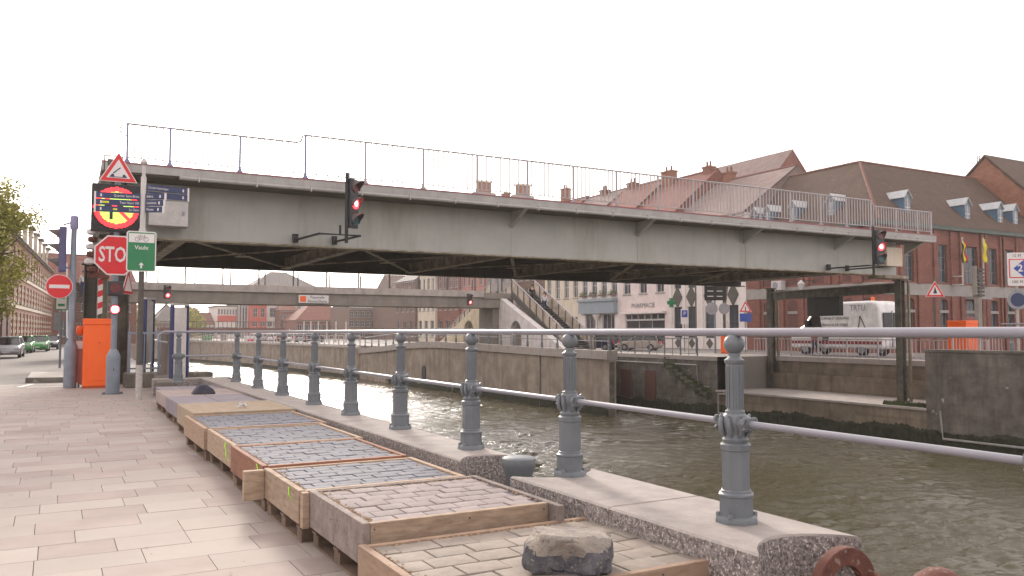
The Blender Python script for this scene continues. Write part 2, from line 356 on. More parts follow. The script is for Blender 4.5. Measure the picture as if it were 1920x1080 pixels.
# pavement of long stone slabs, courses across the quay
pave = MB().box(-14, 3.6, -6, 26.6, -.06, -.012).build('pavement', 'joint'); tag(pave, kind='structure')
slabs = []
row = .385; y = -1.2; r_ = 0
while y < 26.4:
    x = 2.97 - rnd.uniform(0, .3) if r_ % 2 else 2.97
    x1 = 2.97
    while x1 > -5.5:
        ln = rnd.choice([.46, .46, .46, .62, .7, .58]); 
        if x1 == 2.97: ln *= rnd.uniform(.5, 1)
        slabs.append((x1-ln, x1, y, y+row)); x1 -= ln
    y += row; r_ += 1
vis = [s for s in slabs if s[2] > 2.6 and s[1] > -.06*s[2]-.6]
vis.sort(key=lambda s: (s[0]**2+s[2]**2)); near = vis[:296]; nearset = set(near)
um = {}
for k_ in ('slab', 'slab_pink'):
    um[k_] = MB().box(0, 1, 0, 1, -.02, 0).mesh('paving_slab', k_)
for s in near:
    o = link(um[rnd.choice(['slab', 'slab', 'slab_pink'])], 'paving_slab', pave, (s[0]+.003, s[2]+.003, rnd.uniform(-.0012, .0012)), scale=(s[1]-s[0]-.0045, row-.0045, 1))
mb = MB()
for s in slabs:
    if s in nearset: continue
    mb.mi = rnd.choice([0, 0, 1]); z = rnd.uniform(-.001, .001); mb.box(s[0]+.003, s[1]-.003, s[2]+.003, s[3]-.003, -.012, z)
for yy in range(0, 69): 
    if yy < 69: mb.mi = 0; mb.box(-13.9, -5.6-rnd.uniform(0, .4), -1.2+yy*.4, -1.2+yy*.4+.394, -.012, 0)
tag(mb.build('paving_slabs', ['slab_far', 'slab_pink'], pave), kind='stuff')
# cover plates in the pavement
# traffic island kerb and road markings at left
mb = MB(); pts = [atz(52, 712, 0), atz(150, 712, 0)]
isl = MB().prism([(-.62, 27.6), (.9, 27.2), (.95, 30.5), (-.6, 31.5)], 0, .13, 'z').build('traffic_island', 'concrete_light', bevel=.02); tag(isl, kind='structure')
MB().prism([(-.66, 27.5), (.92, 27.1), (.93, 27.19), (-.64, 27.59)], -.01, .125, 'z').build('kerb_stone', 'stone_dark', isl)
mk_ = MB()
for a, b_ in (((-.55, 25.0), (.3, 24.7)), ((-.75, 25.1), (-.45, 26.4)), ((-1.6, 25.6), (-1.2, 25.4))):
    d = Vector((b_[0]-a[0], b_[1]-a[1])).normalized()*.06; q = (-d.y, d.x)
    mk_.add([(a[0]-q[0], a[1]-q[1], .006), (b_[0]-q[0], b_[1]-q[1], .006), (b_[0]+q[0], b_[1]+q[1], .006), (a[0]+q[0], a[1]+q[1], .006)], [(0, 1, 2, 3)])
tag(mk_.build('road_marking', 'sign_white'), kind='structure')

# ---------------------------------------------------------------- near quay kerb stones and railing
kerb = MB().box(3.0, 3.5, -2, 24, -.4, -.02).build('quay_kerb', 'stone_dark'); tag(kerb, kind='structure')
def scoop(y, x0, x1, depth, side, k=10):
    return [(x0+(x1-x0)*i/k, y+side*depth*math.sin(math.pi*i/k)**.8) for i in range(k+1)]
def kerb_piece(y0, y1, s0=0, s1=0, x0=2.99, x1=3.72, zt=.38):
    a = scoop(y0, x0, x1, s0, 1) if s0 else [(x0, y0), (x1, y0)]
    c_ = scoop(y1, x0, x1, s1, -1) if s1 else [(x0, y1), (x1, y1)]
    pl = a+c_[::-1]; k = len(pl); mb = MB(); r2 = .012
    cx = sum(p[0] for p in pl)/k; cy = sum(p[1] for p in pl)/k
    ins = [(p[0]+(r2 if p[0] < cx else -r2), p[1]+(r2 if p[1] < cy else -r2)) for p in pl]
    vs = [(p[0], p[1], -.02) for p in pl]+[(p[0], p[1], zt-r2) for p in pl]+[(p[0], p[1], zt) for p in ins]
    fs = [(i, (i+1) % k, k+(i+1) % k, k+i) for i in range(k)]; mb.mi = 0; mb.add(vs, fs)
    mb.mi = 1; n0 = len(mb.v); mb.f += [(k+i, k+(i+1) % k, 2*k+(i+1) % k, 2*k+i) for i in range(k)]; mb.m += [1]*k
    mb.f.append(tuple(range(2*k, 3*k))); mb.m.append(1)
    me = mb.mesh('kerb_stone', ['granite_side', 'granite_top'])
    return link(me, 'kerb_stone', kerb)
kerb_piece(2.95, 4.18, .22, 0); kerb_piece(4.186, 5.42, 0, .22)
kerb_piece(6.28, 7.9, .2, 0, x1=3.52)
yy = 7.906
while yy < 18.5:
    kerb_piece(yy, yy+1.75, x1=3.52); yy += 1.756
kerb_piece(yy, 20.6, x0=2.0)
kerb_piece(.2, 1.9, 0, .2)
# railing
rail = T('quay_railing', (3.38, 3.5, .38), 'grey cast iron quay railing with ball topped posts standing on the granite kerb', 'railing')
K = 1.07/1.09
def post_mesh():
    m1 = MB(); oc = math.pi/8
    m1.lathe([(.125, 0), (.125, .02), (.118, .036), (.1, .042), (.1, .145), (.105, .15), (.105, .16), (.09, .172), (.09, .18), (.083, .186), (.083, .405), (.09, .41), (.092, .44), (.08, .45)], 8, ph=oc)
    m1.lathe([(.07, .45), (.076, .47), (.066, .485), (.062, .5), (.07, .53), (.076, .57), (.07, .6), (.056, .62)], 16)
    m1.lathe([(.058, .62), (.058, .632), (.046, .638), (.046, .9)], 12)
    m1.lathe([(.046, .9), (.056, .91), (.058, .925), (.044, .935), (.034, .945), (.034, .965)], 16)
    for j in range(12):   # flutes as raised ribs
        a = 2*math.pi*j/12; m1.bar((.045*math.cos(a), .045*math.sin(a), .65), (.045*math.cos(a), .045*math.sin(a), .89), .01, .01)
    for q in ((.092, .05), (-.092, .05), (.092, -.05), (-.092, -.05)):
        m1.lathe([(.016, .03), (.016, .052), (.012, .058)], 6, (q[0], q[1], 0))
    return m1.mesh('railing_post', 'iron_grey', True)
def ball_mesh():
    m1 = MB(); m1.lathe([(.06*math.sin(math.pi*i/14)+.001, 1.018-.06*math.cos(math.pi*i/14)) for i in range(15)], 20)
    m1.lathe([(.02, 1.06), (.018, 1.1)], 8); return m1.mesh('ball', 'iron_grey', True)
def leaf_mesh():   # acanthus scrolls round the socket of the lower rail
    m1 = MB()
    for sy in (-1, 1):
        m1.tube([(0, sy*.05, .56), (0, sy*.085, .565), (0, sy*.125, .565)], [.05, .05, .036], 12)
        for sx in (-1, 1):
            pts = [(sx*(.035+.018*math.cos(t)), sy*.112, .565+.032*math.sin(t)) for t in [i*.6 for i in range(10)]]
            m1.tube(pts, .011, 6)
    for j in range(8):
        a = 2*math.pi*(j+.5)/8
        pts = [(rr*math.cos(a+da), rr*math.sin(a+da), z) for rr, z, da in ((.066, .49, 0), (.084, .52, .06), (.088, .56, 0), (.078, .6, -.06), (.09, .61, 0))]
        m1.tube(pts, [.012, .017, .016, .012, .007], 6)
    return m1.mesh('scroll_collar', 'iron_grey', True)
pm, bm_, lm = post_mesh(), ball_mesh(), leaf_mesh()
posts = [(3.40, 3.52), (3.40, 5.24), (3.37, 6.85), (3.37, 8.62), (3.37, 10.35), (3.38, 12.1), (3.4, 14.1), (3.42, 16.1), (3.44, 18.3)]
PX = posts[:] + [(2.32, 18.65)]
for (x, y) in PX:
    a = -math.atan2(.0, 1)
    p = link(pm, 'railing_post', rail, (x-3.38, y-3.5, 0), rz=(R(90) if x < 3 else 0), scale=(K, K, K))
    link(bm_, 'ball', p); link(lm, 'scroll_collar', p)
def railtube(name, h, r, pre, post_):
    mb = MB(); mb.tube([(x-3.38, y-3.5, h) for x, y in pre+posts+post_], r, 12); return mb.build(name, 'iron_rail', rail, smooth=True)
railtube('top_rail', 1.085*K, .0235, [(3.40, -3.2), (3.40, 1.78)], [(3.38, 18.5), (3.25, 18.64), (2.9, 18.66), (2.1, 18.66), (2.02, 18.66)])
mb = MB(); mb.tube([(2.02-3.38, 15.16, 1.085*K), (1.93-3.38, 15.16, 1.0), (1.9-3.38, 15.16, .93), (1.95-3.38, 15.16, .86), (2.1-3.38, 15.16, .84)], .02, 8); mb.build('rail_end', 'iron_rail', rail, True)
railtube('lower_rail', .565*K, .019, [(3.40, -3.2), (3.40, 1.78)], [(3.38, 18.5), (3.25, 18.64), (2.9, 18.66), (2.32, 18.66)])
for y in (1.78, -.0):
    p = link(pm, 'railing_post', rail, (.02, y-3.5, 0), scale=(K, K, K)); link(bm_, 'ball', p); link(lm, 'scroll_collar', p)
# mooring bollard
b_ = T('mooring_bollard', (3.36, 5.95, -.03), 'short grey mooring bollard with rounded top in the gap between two kerb stones', 'bollard')
MB().lathe([(.15, 0), (.15, .03), (.1, .06), (.092, .1), (.112, .3), (.138, .38), (.143, .42), (.136, .445), (.12, .455), (.05, .462), (.001, .464)], 24).build('bollard_body', 'iron_grey', b_, True)
MB().lathe([(.19, 0), (.19, .02), (.17, .025)], 24).build('base_flange', 'iron_grey', b_, True)
# rusty mooring wheel bottom right
g = T('rusty_mooring_ring', (3.47, 2.86, -.03), 'rusty iron ring standing at the kerb end in front of the last railing post', 'ring')
mb = MB(); N = 28; ri, ro_ = .105, .18
for i in range(N):
    pass
vs = []; 
for i in range(N):
    a = 2*math.pi*i/N
    for rr, yy in ((ri, -.02), (ro_, -.025), (ro_, .025), (ri, .02)): vs.append((rr*math.cos(a), yy, .155+rr*math.sin(a)))
mb.add(vs, [(4*i+j, 4*((i+1) % N)+j, 4*((i+1) % N)+(j+1) % 4, 4*i+(j+1) % 4) for i in range(N) for j in range(4)])
mb.build('ring', 'rust', g, True, bevel=.004)
MB().tube([(.13, -.03, .21), (.3, -.02, .14), (.5, 0, .1)], [.02, .016, .016], 10).build('spindle', 'rust', g, True)
vs = MB(); g.scale = (1.22, 1.1, 1.22); vs.lathe([(.001, 0), (.1, 0), (.115, .03), (.11, .15), (.06, .185), (.001, .19)], 18, (.62, 0, -.03)); vs.build('end_cap', 'rust', g, True)

# ---------------------------------------------------------------- sample frames of cobbles on pallets
def pallet(x0, x1, y0, y1, h, label):
    g = T('pallet', (x0, y0, 0), label, 'pallet', 'wooden pallets under the sample frames'); W_, D_ = x1-x0, y1-y0
    bl = MB().box(0, .1, 0, .1, 0, 1).mesh('block', 'pallet'); bd = MB().box(0, 1, 0, 1, 0, .02).mesh('deck_board', 'pallet')
    for i in range(3):
        for j in range(3):
            link(bl, 'block', g, (i*(W_-.1)/2, j*(D_-.12)/2+rnd.uniform(-.01, .01), .016), scale=(1, 1.2, h-.038-.016))
        link(bd, 'bottom_board', g, (i*(W_-.1)/2, 0, 0), scale=(.1, D_, .8))
    for i in range(3): link(bd, 'stringer_board', g, (-.01, i*(D_-.1)/2, h-.04), scale=(W_+.02, .1, .9))
    kk = 7
    for i in range(kk): link(bd, 'deck_board', g, (i*(W_-.1)/(kk-1), -.01, h-.021), scale=(.1, D_+.02, 1))
    return g
def cobble_mesh(w_, d_, h, m_, bv=.008):
    mb = MB(); x, y = w_/2, d_/2
    vs = []
    for z, i in ((0, 0), (h-bv, 0), (h-bv*.3, bv*.5), (h, bv*1.6)):
        vs += [(-x+i, -y+i, z), (x-i, -y+i, z), (x-i, y-i, z), (-x+i, y-i, z)]
    fs = [(4*k+j, 4*k+(j+1) % 4, 4*k+4+(j+1) % 4, 4*k+4+j) for k in range(3) for j in range(4)]+[(12, 13, 14, 15)]
    mb.add(vs, fs); me = mb.mesh('cobble', m_, True); return me
def frame_box(label, x0, x1, y0, y1, zb, zt, board, cob, bed, cw, cd, plabel, front=True, tl=0, tr=0, tb=0, sink=.012, jx=.005, big=True, frontm=None, ang=0, stagger=.5):
    """open timber frame filled with setts, on its pallet; tl/tr: how far the left/right boards run past the front"""
    g = T('sample_frame', (x0, y0, 0), label, 'paving sample', 'timber framed paving samples along the quay')
    W_, D_ = x1-x0, y1-y0; t = .045
    def board_(a, b2, c_, d_, z0, z1, m_, nm='frame_board'):
        return MB().box(a, b2, c_, d_, z0, z1).build(nm, m_, g, bevel=.004)
    board_(0, t, -tl, D_, zb, zt, board); board_(W_-t, W_, -tr, D_+.0, zb, zt-.003, board)
    if front: board_(t+.002, W_-t-.002, 0, t, zb, zt-.004, frontm or board)
    board_(t+.002, W_-t-.002, D_-t, D_-.001, zb, zt-.005, board)
    if tb:  board_(-tb, 0.0-.002, D_-t, D_+.02, zb-.01, zt-.01, 'timber_pale', 'frame_board')
    MB().box(t+.003, W_-t-.003, t+.003, D_-t-.003, zb, zt-sink-.0095).build('sand_bed', bed, g)
    # crumbled mortar along the boards
    cr = MB(); 
    for i in range(170):
        s_ = rnd.uniform(.006, .016); sd_ = rnd.choice((0, 0, 0, 1, 2, 2))
        if sd_ == 0: px, py = t+abs(rnd.gauss(0, .03)), rnd.uniform(.03, D_-.03)
        elif sd_ == 1: px, py = W_-t-abs(rnd.gauss(0, .02)), rnd.uniform(.03, D_-.03)
        else: px, py = rnd.uniform(.05, W_-.05), D_-t-abs(rnd.gauss(0, .015))
        cr.lathe([(s_, 0), (s_*.8, s_*.5), (s_*.2, s_*.9)], 5, (px, py, zt-sink-.006), rnd.random())
    tag(cr.build('mortar_crumbs', 'crumb', g), kind='stuff')
    mes = [cobble_mesh(cw-jx, cd-jx, .06, cob) for _ in range(1)]
    nrow = max(1, int(round((D_-2*t)/cd))); cdd = (D_-2*t-.01)/nrow; i0 = t+.02
    for r in range(nrow):
        xx = i0-(cw*stagger if r % 2 else 0)+rnd.uniform(-.01, .01)
        while xx < W_-t-.03:
            a, b2 = max(xx, i0), min(xx+cw*rnd.uniform(.93, 1.05), W_-t-.006)
            if b2-a > .05:
                o = link(mes[0], 'cobble', g, ((a+b2)/2, t+.005+cdd*(r+.5)+rnd.uniform(-.003, .003), zt-sink-.06+rnd.uniform(-.004, .003)), rz=rnd.uniform(-.02, .02),
                         scale=((b2-a)/cw, cdd/cd, 1)); o.rotation_euler.x = rnd.uniform(-.015, .015); o.rotation_euler.y = rnd.uniform(-.015, .015)
            xx = b2 if b2 > a else xx+cw
    pallet(x0+.03, x1-.03, y0+.03, y1-.03, zb-.002, plabel)
    g.rotation_euler.z = ang
    return g
frame_box('nearest timber frame of beige cobbles with a broken lump of concrete on it', 1.5, 3.14, 3.3, 4.46, .1, .275, 'timber', 'cobble', 'sand', .25, .18,
          'pallet under the nearest sample frame beside the broken concrete lump', tr=.13)
frame_box('frame of pinkish cobbles with tall plain front board, second nearest', 1.55, 2.82, 4.53, 5.66, .13, .37, 'timber_grey', 'cobble_pink', 'sand_grey', .19, .145,
          'pallet under the second nearest frame, the one with pinkish cobbles', tl=.0, tr=.12, tb=.05, frontm='timber_pale')
frame_box('frame of dark blue grey setts with yellow paint tick at its near corner', 1.5, 2.77, 5.72, 6.8, .13, .36, 'timber_pale', 'tile_blue', 'sand_grey', .2, .12,
          'pallet under the frame of dark blue grey setts', tb=.16)
frame_box('reddish brown timber frame of grey setts with short yellow mark', 1.5, 2.75, 6.85, 8.2, .13, .37, 'timber_red', 'tile_blue', 'sand_grey', .21, .125,
          'pallet under the reddish brown timber frame', frontm='timber_red')
frame_box('pale timber frame of blue grey setts with a long yellow squiggle on its side', 1.53, 2.82, 8.25, 9.75, .13, .365, 'timber_pale', 'tile_blue', 'sand_grey', .24, .16,
          'pallet under the frame with the long yellow squiggle')
frame_box('farthest timber frame of blue grey setts beside the plain sandstone slab', 1.5, 2.9, 9.8, 11.4, .13, .37, 'timber', 'tile_blue', 'sand_grey', .24, .17,
          'pallet under the farthest timber frame of setts')
# projecting board ends at left
# paint marks (flat paint on the boards)
def paint(pts, wd, par, x):
    mb = MB(); vs = []
    for i, (y, z) in enumerate(pts): vs += [(x, y-wd/2, z), (x, y+wd/2, z)]
    mb.add(vs, [(2*i, 2*i+1, 2*i+3, 2*i+2) for i in range(len(pts)-1)]); o = mb.build('paint_mark', 'neon', par, world=True); return o
fr = [o for o in col.objects if o.name.startswith('sample_frame')]
paint([(8.62, .35), (8.66, .31), (8.58, .27), (8.6, .22), (8.5, .2), (8.42, .19)], .05, fr[4], 1.526)
paint([(7.05, .36), (7.0, .32), (6.94, .28)], .04, fr[3], 1.496)
paint([(5.98, .345), (5.97, .29), (5.88, .27)], .03, fr[2], 1.496)
# stone slab samples
def plate(label, x0, x1, y0, y1, zb, zt, m_, nx, ny, plabel):
    g = T('slab_sample', (x0, y0, 0), label, 'stone slab', 'stone slab samples lying on pallets')
    W_, D_ = (x1-x0)/nx, (y1-y0)/ny
    for i in range(nx):
        for j in range(ny):
            MB().box(i*W_+.003, (i+1)*W_-.003, j*D_+.003, (j+1)*D_-.003, zb, zt+rnd.uniform(-.003, .003)).build('stone_slab', m_, g, bevel=.008)
    pallet(x0+.02, x1-.05, y0+.04, y1-.04, zb-.002, plabel)
plate('plain sandstone slab with crumpled white paper on it', 1.62, 2.96, 11.5, 13.1, .12, .385, 'plate_sand', 1, 1, 'pallet under the plain sandstone slab')
plate('thick mauve grey stone slab behind the sandstone slab', 1.68, 2.9, 13.2, 15.05, .13, .36, 'plate_grey', 2, 1, 'pallet under the thick mauve grey slab')
plate('pinkish stone slab carrying a small dark pointed stone', 1.72, 3.0, 15.2, 16.95, .13, .34, 'slab_pink', 2, 1, 'pallet under the pinkish slab with the dark stone')
plate('farthest grey stone slab at the end of the row near the railing corner', 1.86, 3.1, 17.1, 18.4, .13, .32, 'plate_grey', 3, 1, 'pallet under the farthest grey stone slab')
def rock(name, label, loc, sx, sy, sz, m_, seed, cat):
    bm = bmesh.new(); bmesh.ops.create_icosphere(bm, subdivisions=5, radius=1)
    from mathutils import noise as mn
    sv = Vector((seed, 0, 0))
    for v in bm.verts:
        p = v.co.copy(); q = [math.copysign(abs(t)**.55, t) for t in p]          # blocky
        bx_ = 1-.33*max(0, -p.z)**1.2                                             # narrows towards the broken underside
        d = 1+.22*mn.noise(p*1.5+sv)+.05*mn.noise(p*5+sv)+.02*mn.noise(p*13)
        low = max(0, .25-p.z)
        d += low*(.10*mn.noise(p*9+sv)+.16*mn.noise(p*3.1+sv))
        v.co = Vector((q[0]*sx*d*bx_, q[1]*sy*d*bx_, q[2]*sz*(1 if p.z > .3 else d)))
        v.co.z = min(v.co.z, sz*(.78+.035*mn.noise(p*4)-.10*p.x+.03*mn.noise(p*9)))
        r = Vector((v.co.x+.03, v.co.y+sy, v.co.z+.03)).length
        if r < .11: v.co.y += (.11-r)*.8
        v.co.z = max(v.co.z, -sz*.72)
    me = bpy.data.meshes.new(name); bm.to_mesh(me); bm.free(); me.materials.append(MT[m_]); me.materials.append(MT['rock_core'])
    for p in me.polygons:
        p.use_smooth = True; c_ = p.center
        if c_.z < sz*(.12+.25*mn.noise(Vector((c_.x*9, 0, seed)))+.5*abs(c_.x/sx+.15)-.25) or c_.z < -sz*.35: p.material_index = 1
    me.set_sharp_from_angle(angle=R(25))
    o = link(me, name, None, (loc[0], loc[1], loc[2]+sz*.7)); tag(o, label, cat); return o
o = rock('concrete_lump', 'broken lump of pale concrete lying on the nearest cobble frame', (2.29, 3.53, .262), .215, .15, .125, 'rock', 5, 'rubble'); o.rotation_euler = (R(-3), R(2), R(-27))
p_ = atz(383, 742, .34)
mb = MB(); mb.prism([(-.2, 0), (.2, 0), (.16, .08), (.04, .17), (-.08, .16)], -.12, .12); o = mb.build('dark_stone', 'rock_dark', loc=(p_[0]+.05, 15.6, .342), bevel=.02); tag(o, 'small dark pointed stone lying on the pinkish slab', 'stone')
mb = MB(); 
for i in range(9):
    a = rnd.random()*6.28; mb.add([(rnd.uniform(-.08, .08), rnd.uniform(-.06, .06), rnd.uniform(0, .09)) for _ in range(4)], [(0, 1, 2), (0, 2, 3), (0, 1, 3)])
p_ = atz(453, 763, .4); o = mb.build('crumpled_paper', 'paper', loc=(p_[0], p_[1], .388)); tag(o, 'crumpled white paper lying on the sandstone slab', 'litter')

# ================================================================ LIFT BRIDGE
br = T('lift_bridge', (1.2, 25, 4.3), 'raised grey steel lift bridge spanning the canal overhead', 'bridge')
def gx(name, x0, x1, Y, m_, face=-1):
    mb = MB(); mb.box(x0, x1, Y, Y+.03, 4.08, 5.62); g = mb.build(name, m_, br, world=True)
    return g
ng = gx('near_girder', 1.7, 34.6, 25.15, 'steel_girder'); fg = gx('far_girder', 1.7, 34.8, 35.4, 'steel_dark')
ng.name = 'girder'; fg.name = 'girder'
def sub(mb, name, m_, par, **q):
    o = mb.build(name, m_, par, **q); o.location = (0, 0, 0); return o
sub(MB().box(1.6, 34.7, 25.0, 25.5, 4.035, 4.078), 'flange', 'steel_under', ng)
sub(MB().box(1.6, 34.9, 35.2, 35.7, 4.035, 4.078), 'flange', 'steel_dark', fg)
sti = MB()
x = 2.9
while x < 34: sti.box(x, x+.012, 25.185, 25.33, 4.08, 5.6); x += 1.87
sub(sti, 'stiffeners', 'steel_dark', ng)
mb = MB()
for x in (8.35, 13.9, 19.4, 25.0, 30.6): mb.box(x, x+.02, 25.138, 25.149, 4.08, 5.6)
sub(mb, 'splice_plate', 'steel_girder', ng)
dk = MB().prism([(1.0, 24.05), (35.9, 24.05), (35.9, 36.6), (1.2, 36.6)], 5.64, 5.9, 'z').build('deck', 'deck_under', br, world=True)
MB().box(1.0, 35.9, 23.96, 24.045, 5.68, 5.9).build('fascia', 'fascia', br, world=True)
MB().box(1.0, 35.9, 23.945, 24.05, 5.902, 5.94).build('deck_edge_strip', 'redline', br, world=True)
mb = MB(); mb.tube([(2.9, 23.88, 5.62), (35.7, 23.88, 5.6)], .055, 8); 
mb.build('gutter_pipe', 'fascia', br, True, world=True)
hk = MB().box(-.015, .015, -.07, .06, -.08, .08).mesh('pipe_bracket', 'alu')
x = 3.4
while x < 35.5: link(hk, 'pipe_bracket', br, (x-1.2, 23.88-25, 5.62-4.3)); x += 1.55
cb = MB().box(-.16, .16, 25.5, 35.2, 0, .04); cb.box(-.01, .01, 25.5, 35.2, .04, .45); cbm = cb.mesh('cross_beam', 'steel_under')
for x in (3.2, 8.5, 14.1, 19.7, 25.4, 31.0): 
    o = link(cbm, 'cross_beam', br, (x-1.2, -25, 4.085-4.3))
xs = (3.2, 8.5, 14.1, 19.7, 25.4, 31.0)
for a, b2 in zip(xs[:-1], xs[1:]):
    MB().bar((a, 25.5, 4.16), (b2, 35.2, 4.16), .12, .04).build('diagonal_brace', 'steel_under', br, world=True)
    MB().bar((b2, 25.5, 4.22), (a, 35.2, 4.22), .12, .04).build('diagonal_brace', 'steel_under', br, world=True)
    MB().box(a+(b2-a)/2-.22, a+(b2-a)/2+.22, 30.0, 30.7, 4.11, 4.13).build('gusset_plate', 'steel_under', br, world=True)
fb = MB().box(-.1, .1, 25.3, 35.3, 5.2, 5.22); fb.box(-.01, .01, 25.3, 35.3, 5.22, 5.635); fbm = fb.mesh('floor_beam', 'deck_under')
for i in range(18): link(fbm, 'floor_beam', br, (2.3+i*1.9-1.2, -25, -4.3))
bk = MB().prism([(0, 5.62), (-1.05, 5.62), (-1.05, 5.58), (-.06, 5.1), (0, 5.1)], -.02, .02, 'x'); bk.bar((0, -1.05, 5.59), (0, 0, 5.08), .14, .02)
bkm = bk.mesh('bracket', 'steel_girder')
for x in (13.9, 19.4, 24.9, 30.4, 35.2): link(bkm, 'bracket', br, (x-1.2, 25.14-25, -4.3))
# end beams, lifting yokes
MB().box(1.25, 1.58, 24.6, 36.2, 4.1, 5.63).build('end_beam', 'steel_dark', br, world=True)
MB().bar((34.5, 25.4, 4.7), (34.5, 35.3, 4.7), .3, .8).build('end_beam', 'steel_girder', br, world=True)
MB().box(1.0, 1.24, 24.1, 25.1, 4.0, 5.63).build('end_plate', 'steel_dark', br, world=True)
MB().box(33.2, 34.3, 24.6, 25.13, 4.45, 5.3).build('end_box', 'render_cream', br, world=True)
MB().box(33.2, 34.9, 24.7, 25.6, 3.9, 4.03).build('lifting_yoke', 'steel_under', br, world=True)
jb = MB().box(2.2, 3.22, 24.45, 24.9, 4.35, 5.06).build('junction_box', 'alu', br, world=True, bevel=.015)
sub(MB().box(2.22, 3.2, 24.435, 24.448, 4.37, 5.04), 'door', 'alu', jb); sub(MB().box(3.05, 3.12, 24.42, 24.434, 4.66, 4.78), 'handle', 'sign_back', jb)
# railing of the bridge
rg = bpy.data.objects.new('railing', None); col.objects.link(rg); rg.parent = br; rg.location = (-1.2, -25, -4.3)
YR = 24.0
PXs = [1.6, 2.66, 4.5, 6.36, 8.2, 10.1, 12., 13.9, 15.75, 17.6, 19.5, 21.2, 23.1, 24.7, 26.4, 28.2, 29.8, 31.4, 33.1, 34.6, 35.6]
pst = MB().box(-.028, .028, -.03, .03, 0, 1.27); pst.box(-.08, .08, -.06, .06, 0, .03); pst.prism([(-.07, .03), (.07, .03), (.03, .14), (-.03, .14)], -.012, .012)
psm = pst.mesh('railing_post', 'rail_paint'); psl = pst.mesh('railing_post', 'post_blue_tint')
for i, x in enumerate(PXs):
    hh = .83 if (x < 6 or x > 32) else 1.0
    link(psl if i < 4 else psm, 'railing_post', rg, (x, YR, 5.942), scale=(1, 1, hh))  # left posts: same paint, with backlit darkening and blue lens fringe coloured in
mb = MB(); mb.tube([(1.6, YR, 6.98), (6.1, YR, 6.98), (6.22, YR, 7.02), (6.27, YR, 7.18), (6.36, YR, 7.22), (31.35, YR, 7.22), (31.45, YR, 7.1), (31.6, YR, 6.98), (35.6, YR, 6.98)], .03, 8); mb.build('handrail', 'rail_paint', rg, True)
mb = MB(); mb.tube([(1.6, YR, 6.98), (1.5, YR, 6.96), (1.42, YR, 6.86), (1.42, YR, 6.76), (1.5, YR, 6.66), (1.6, YR, 6.64)], .02, 8); mb.build('rail_end', 'rail_paint', rg, True)
MB().box(1.6, 35.6, YR-.015, YR+.015, 6.06, 6.09).build('bottom_rail', 'rail_paint', rg)
bl = MB().box(-.016, .016, -.013, .013, 0, 1).mesh('baluster', 'rail_paint')
for a, b2 in zip(PXs[:-1], PXs[1:]):
    k = max(4, round((b2-a)/.175)); low = b2 <= 6.4 or a > 31.3
    for i in range(1, k): link(bl, 'baluster', rg, (a+(b2-a)*i/k, YR, 6.09), scale=(1, 1, .88 if low else 1.115))
# lifting columns
def column(name, label, x, y, z0, z1, w_, m_='steel_dark', rz=0):
    g = T(name, (x, y, z0), label, 'bridge column', 'columns carrying the lift bridge', rz); h = z1-z0
    MB().box(-w_/2, -w_/2+.03, -w_/2, w_/2, 0, h).build('flange', m_, g); MB().box(w_/2-.03, w_/2, -w_/2, w_/2, 0, h).build('flange', m_, g)
    MB().box(-w_/2+.03, w_/2-.03, -.015, .015, 0, h).build('web', m_, g); MB().box(-w_*.8, w_*.8, -w_*.8, w_*.8, 0, .04).build('base_plate', m_, g)
    MB().box(-w_*.7, w_*.7, -w_*.7, w_*.7, h, h+.05).build('top_plate', m_, g); return g
mk('col_green', '6b685c', .8, '45423a', ns=3, streak=(3, '39372f', .6)); mk('col_light', '8b8674', .8, '6d6959', ns=3, streak=(3, '55513f', .6))
column('lifting_column', 'dark steel bridge column rising from the far ledge, right of the white van', 35.15, 25.4, -1.85, 3.85, .32, 'col_green')
column('lifting_column', 'pale edged dark steel column on the far ledge left of the white van', 36.95, 35.2, -1.85, 3.95, .34, 'col_green')
MB().box(37.25, 37.38, 34.95, 35.08, -1.85, 3.9).build('guide_rail', 'col_light'); tag(bpy.data.objects['guide_rail'], 'pale vertical guide rail beside the dark column left of the van', 'guide rail')
MB().box(35.4, 35.5, 25.1, 25.2, -1.85, 3.85).build('guide_rail', 'col_light'); tag(bpy.data.objects['guide_rail.001'], 'pale vertical guide rail beside the dark column right of the van', 'guide rail')
pb = T('portal_beam', (35.1, 25.6, 3.0), 'dark steel beam joining the two far bank columns above the van', 'beam')
MB().bar((35.2, 25.7, 3.5), (36.95, 34.9, 3.5), .25, .42).build('beam_web', 'col_green', pb, world=True)
MB().bar((35.2, 25.7, 3.74), (36.95, 34.9, 3.74), .4, .05).build('beam_flange', 'col_light', pb, world=True)
o = MB().bar((35.95, 29.4, 2.78), (36.4, 31.9, 2.78), .25, 1.0).build('counter_box', 'board_black'); tag(o, 'black steel box hanging under the dark beam in front of the van', 'steel box')
column('lifting_column', 'near left bridge column behind the grey signal pole', 1.62, 25.5, 0, 3.95, .42, 'col_green')
column('lifting_column', 'rear left bridge column beside the footbridge stairs', 1.2, 35.2, 0, 3.98, .45, 'steel_dark')
column('lifting_column', 'slim inner left bridge column left of the striped bar', 1.35, 29.2, 0, 4.0, .3, 'col_light')
g = T('striped_bar', (1.1, 25.2, 0), 'red and white striped vertical height bar under the left bridge end', 'marker bar')
for i in range(14): MB().prism([(-.06, 1.9+i*.16), (.06, 1.95+i*.16), (.06, 2.11+i*.16), (-.06, 2.06+i*.16)], -.03, .03).build('stripe', 'sign_red' if i % 2 else 'sign_white', g)
MB().box(-.04, .04, .035, .08, 0, 3.95).build('bar', 'steel_dark', g)
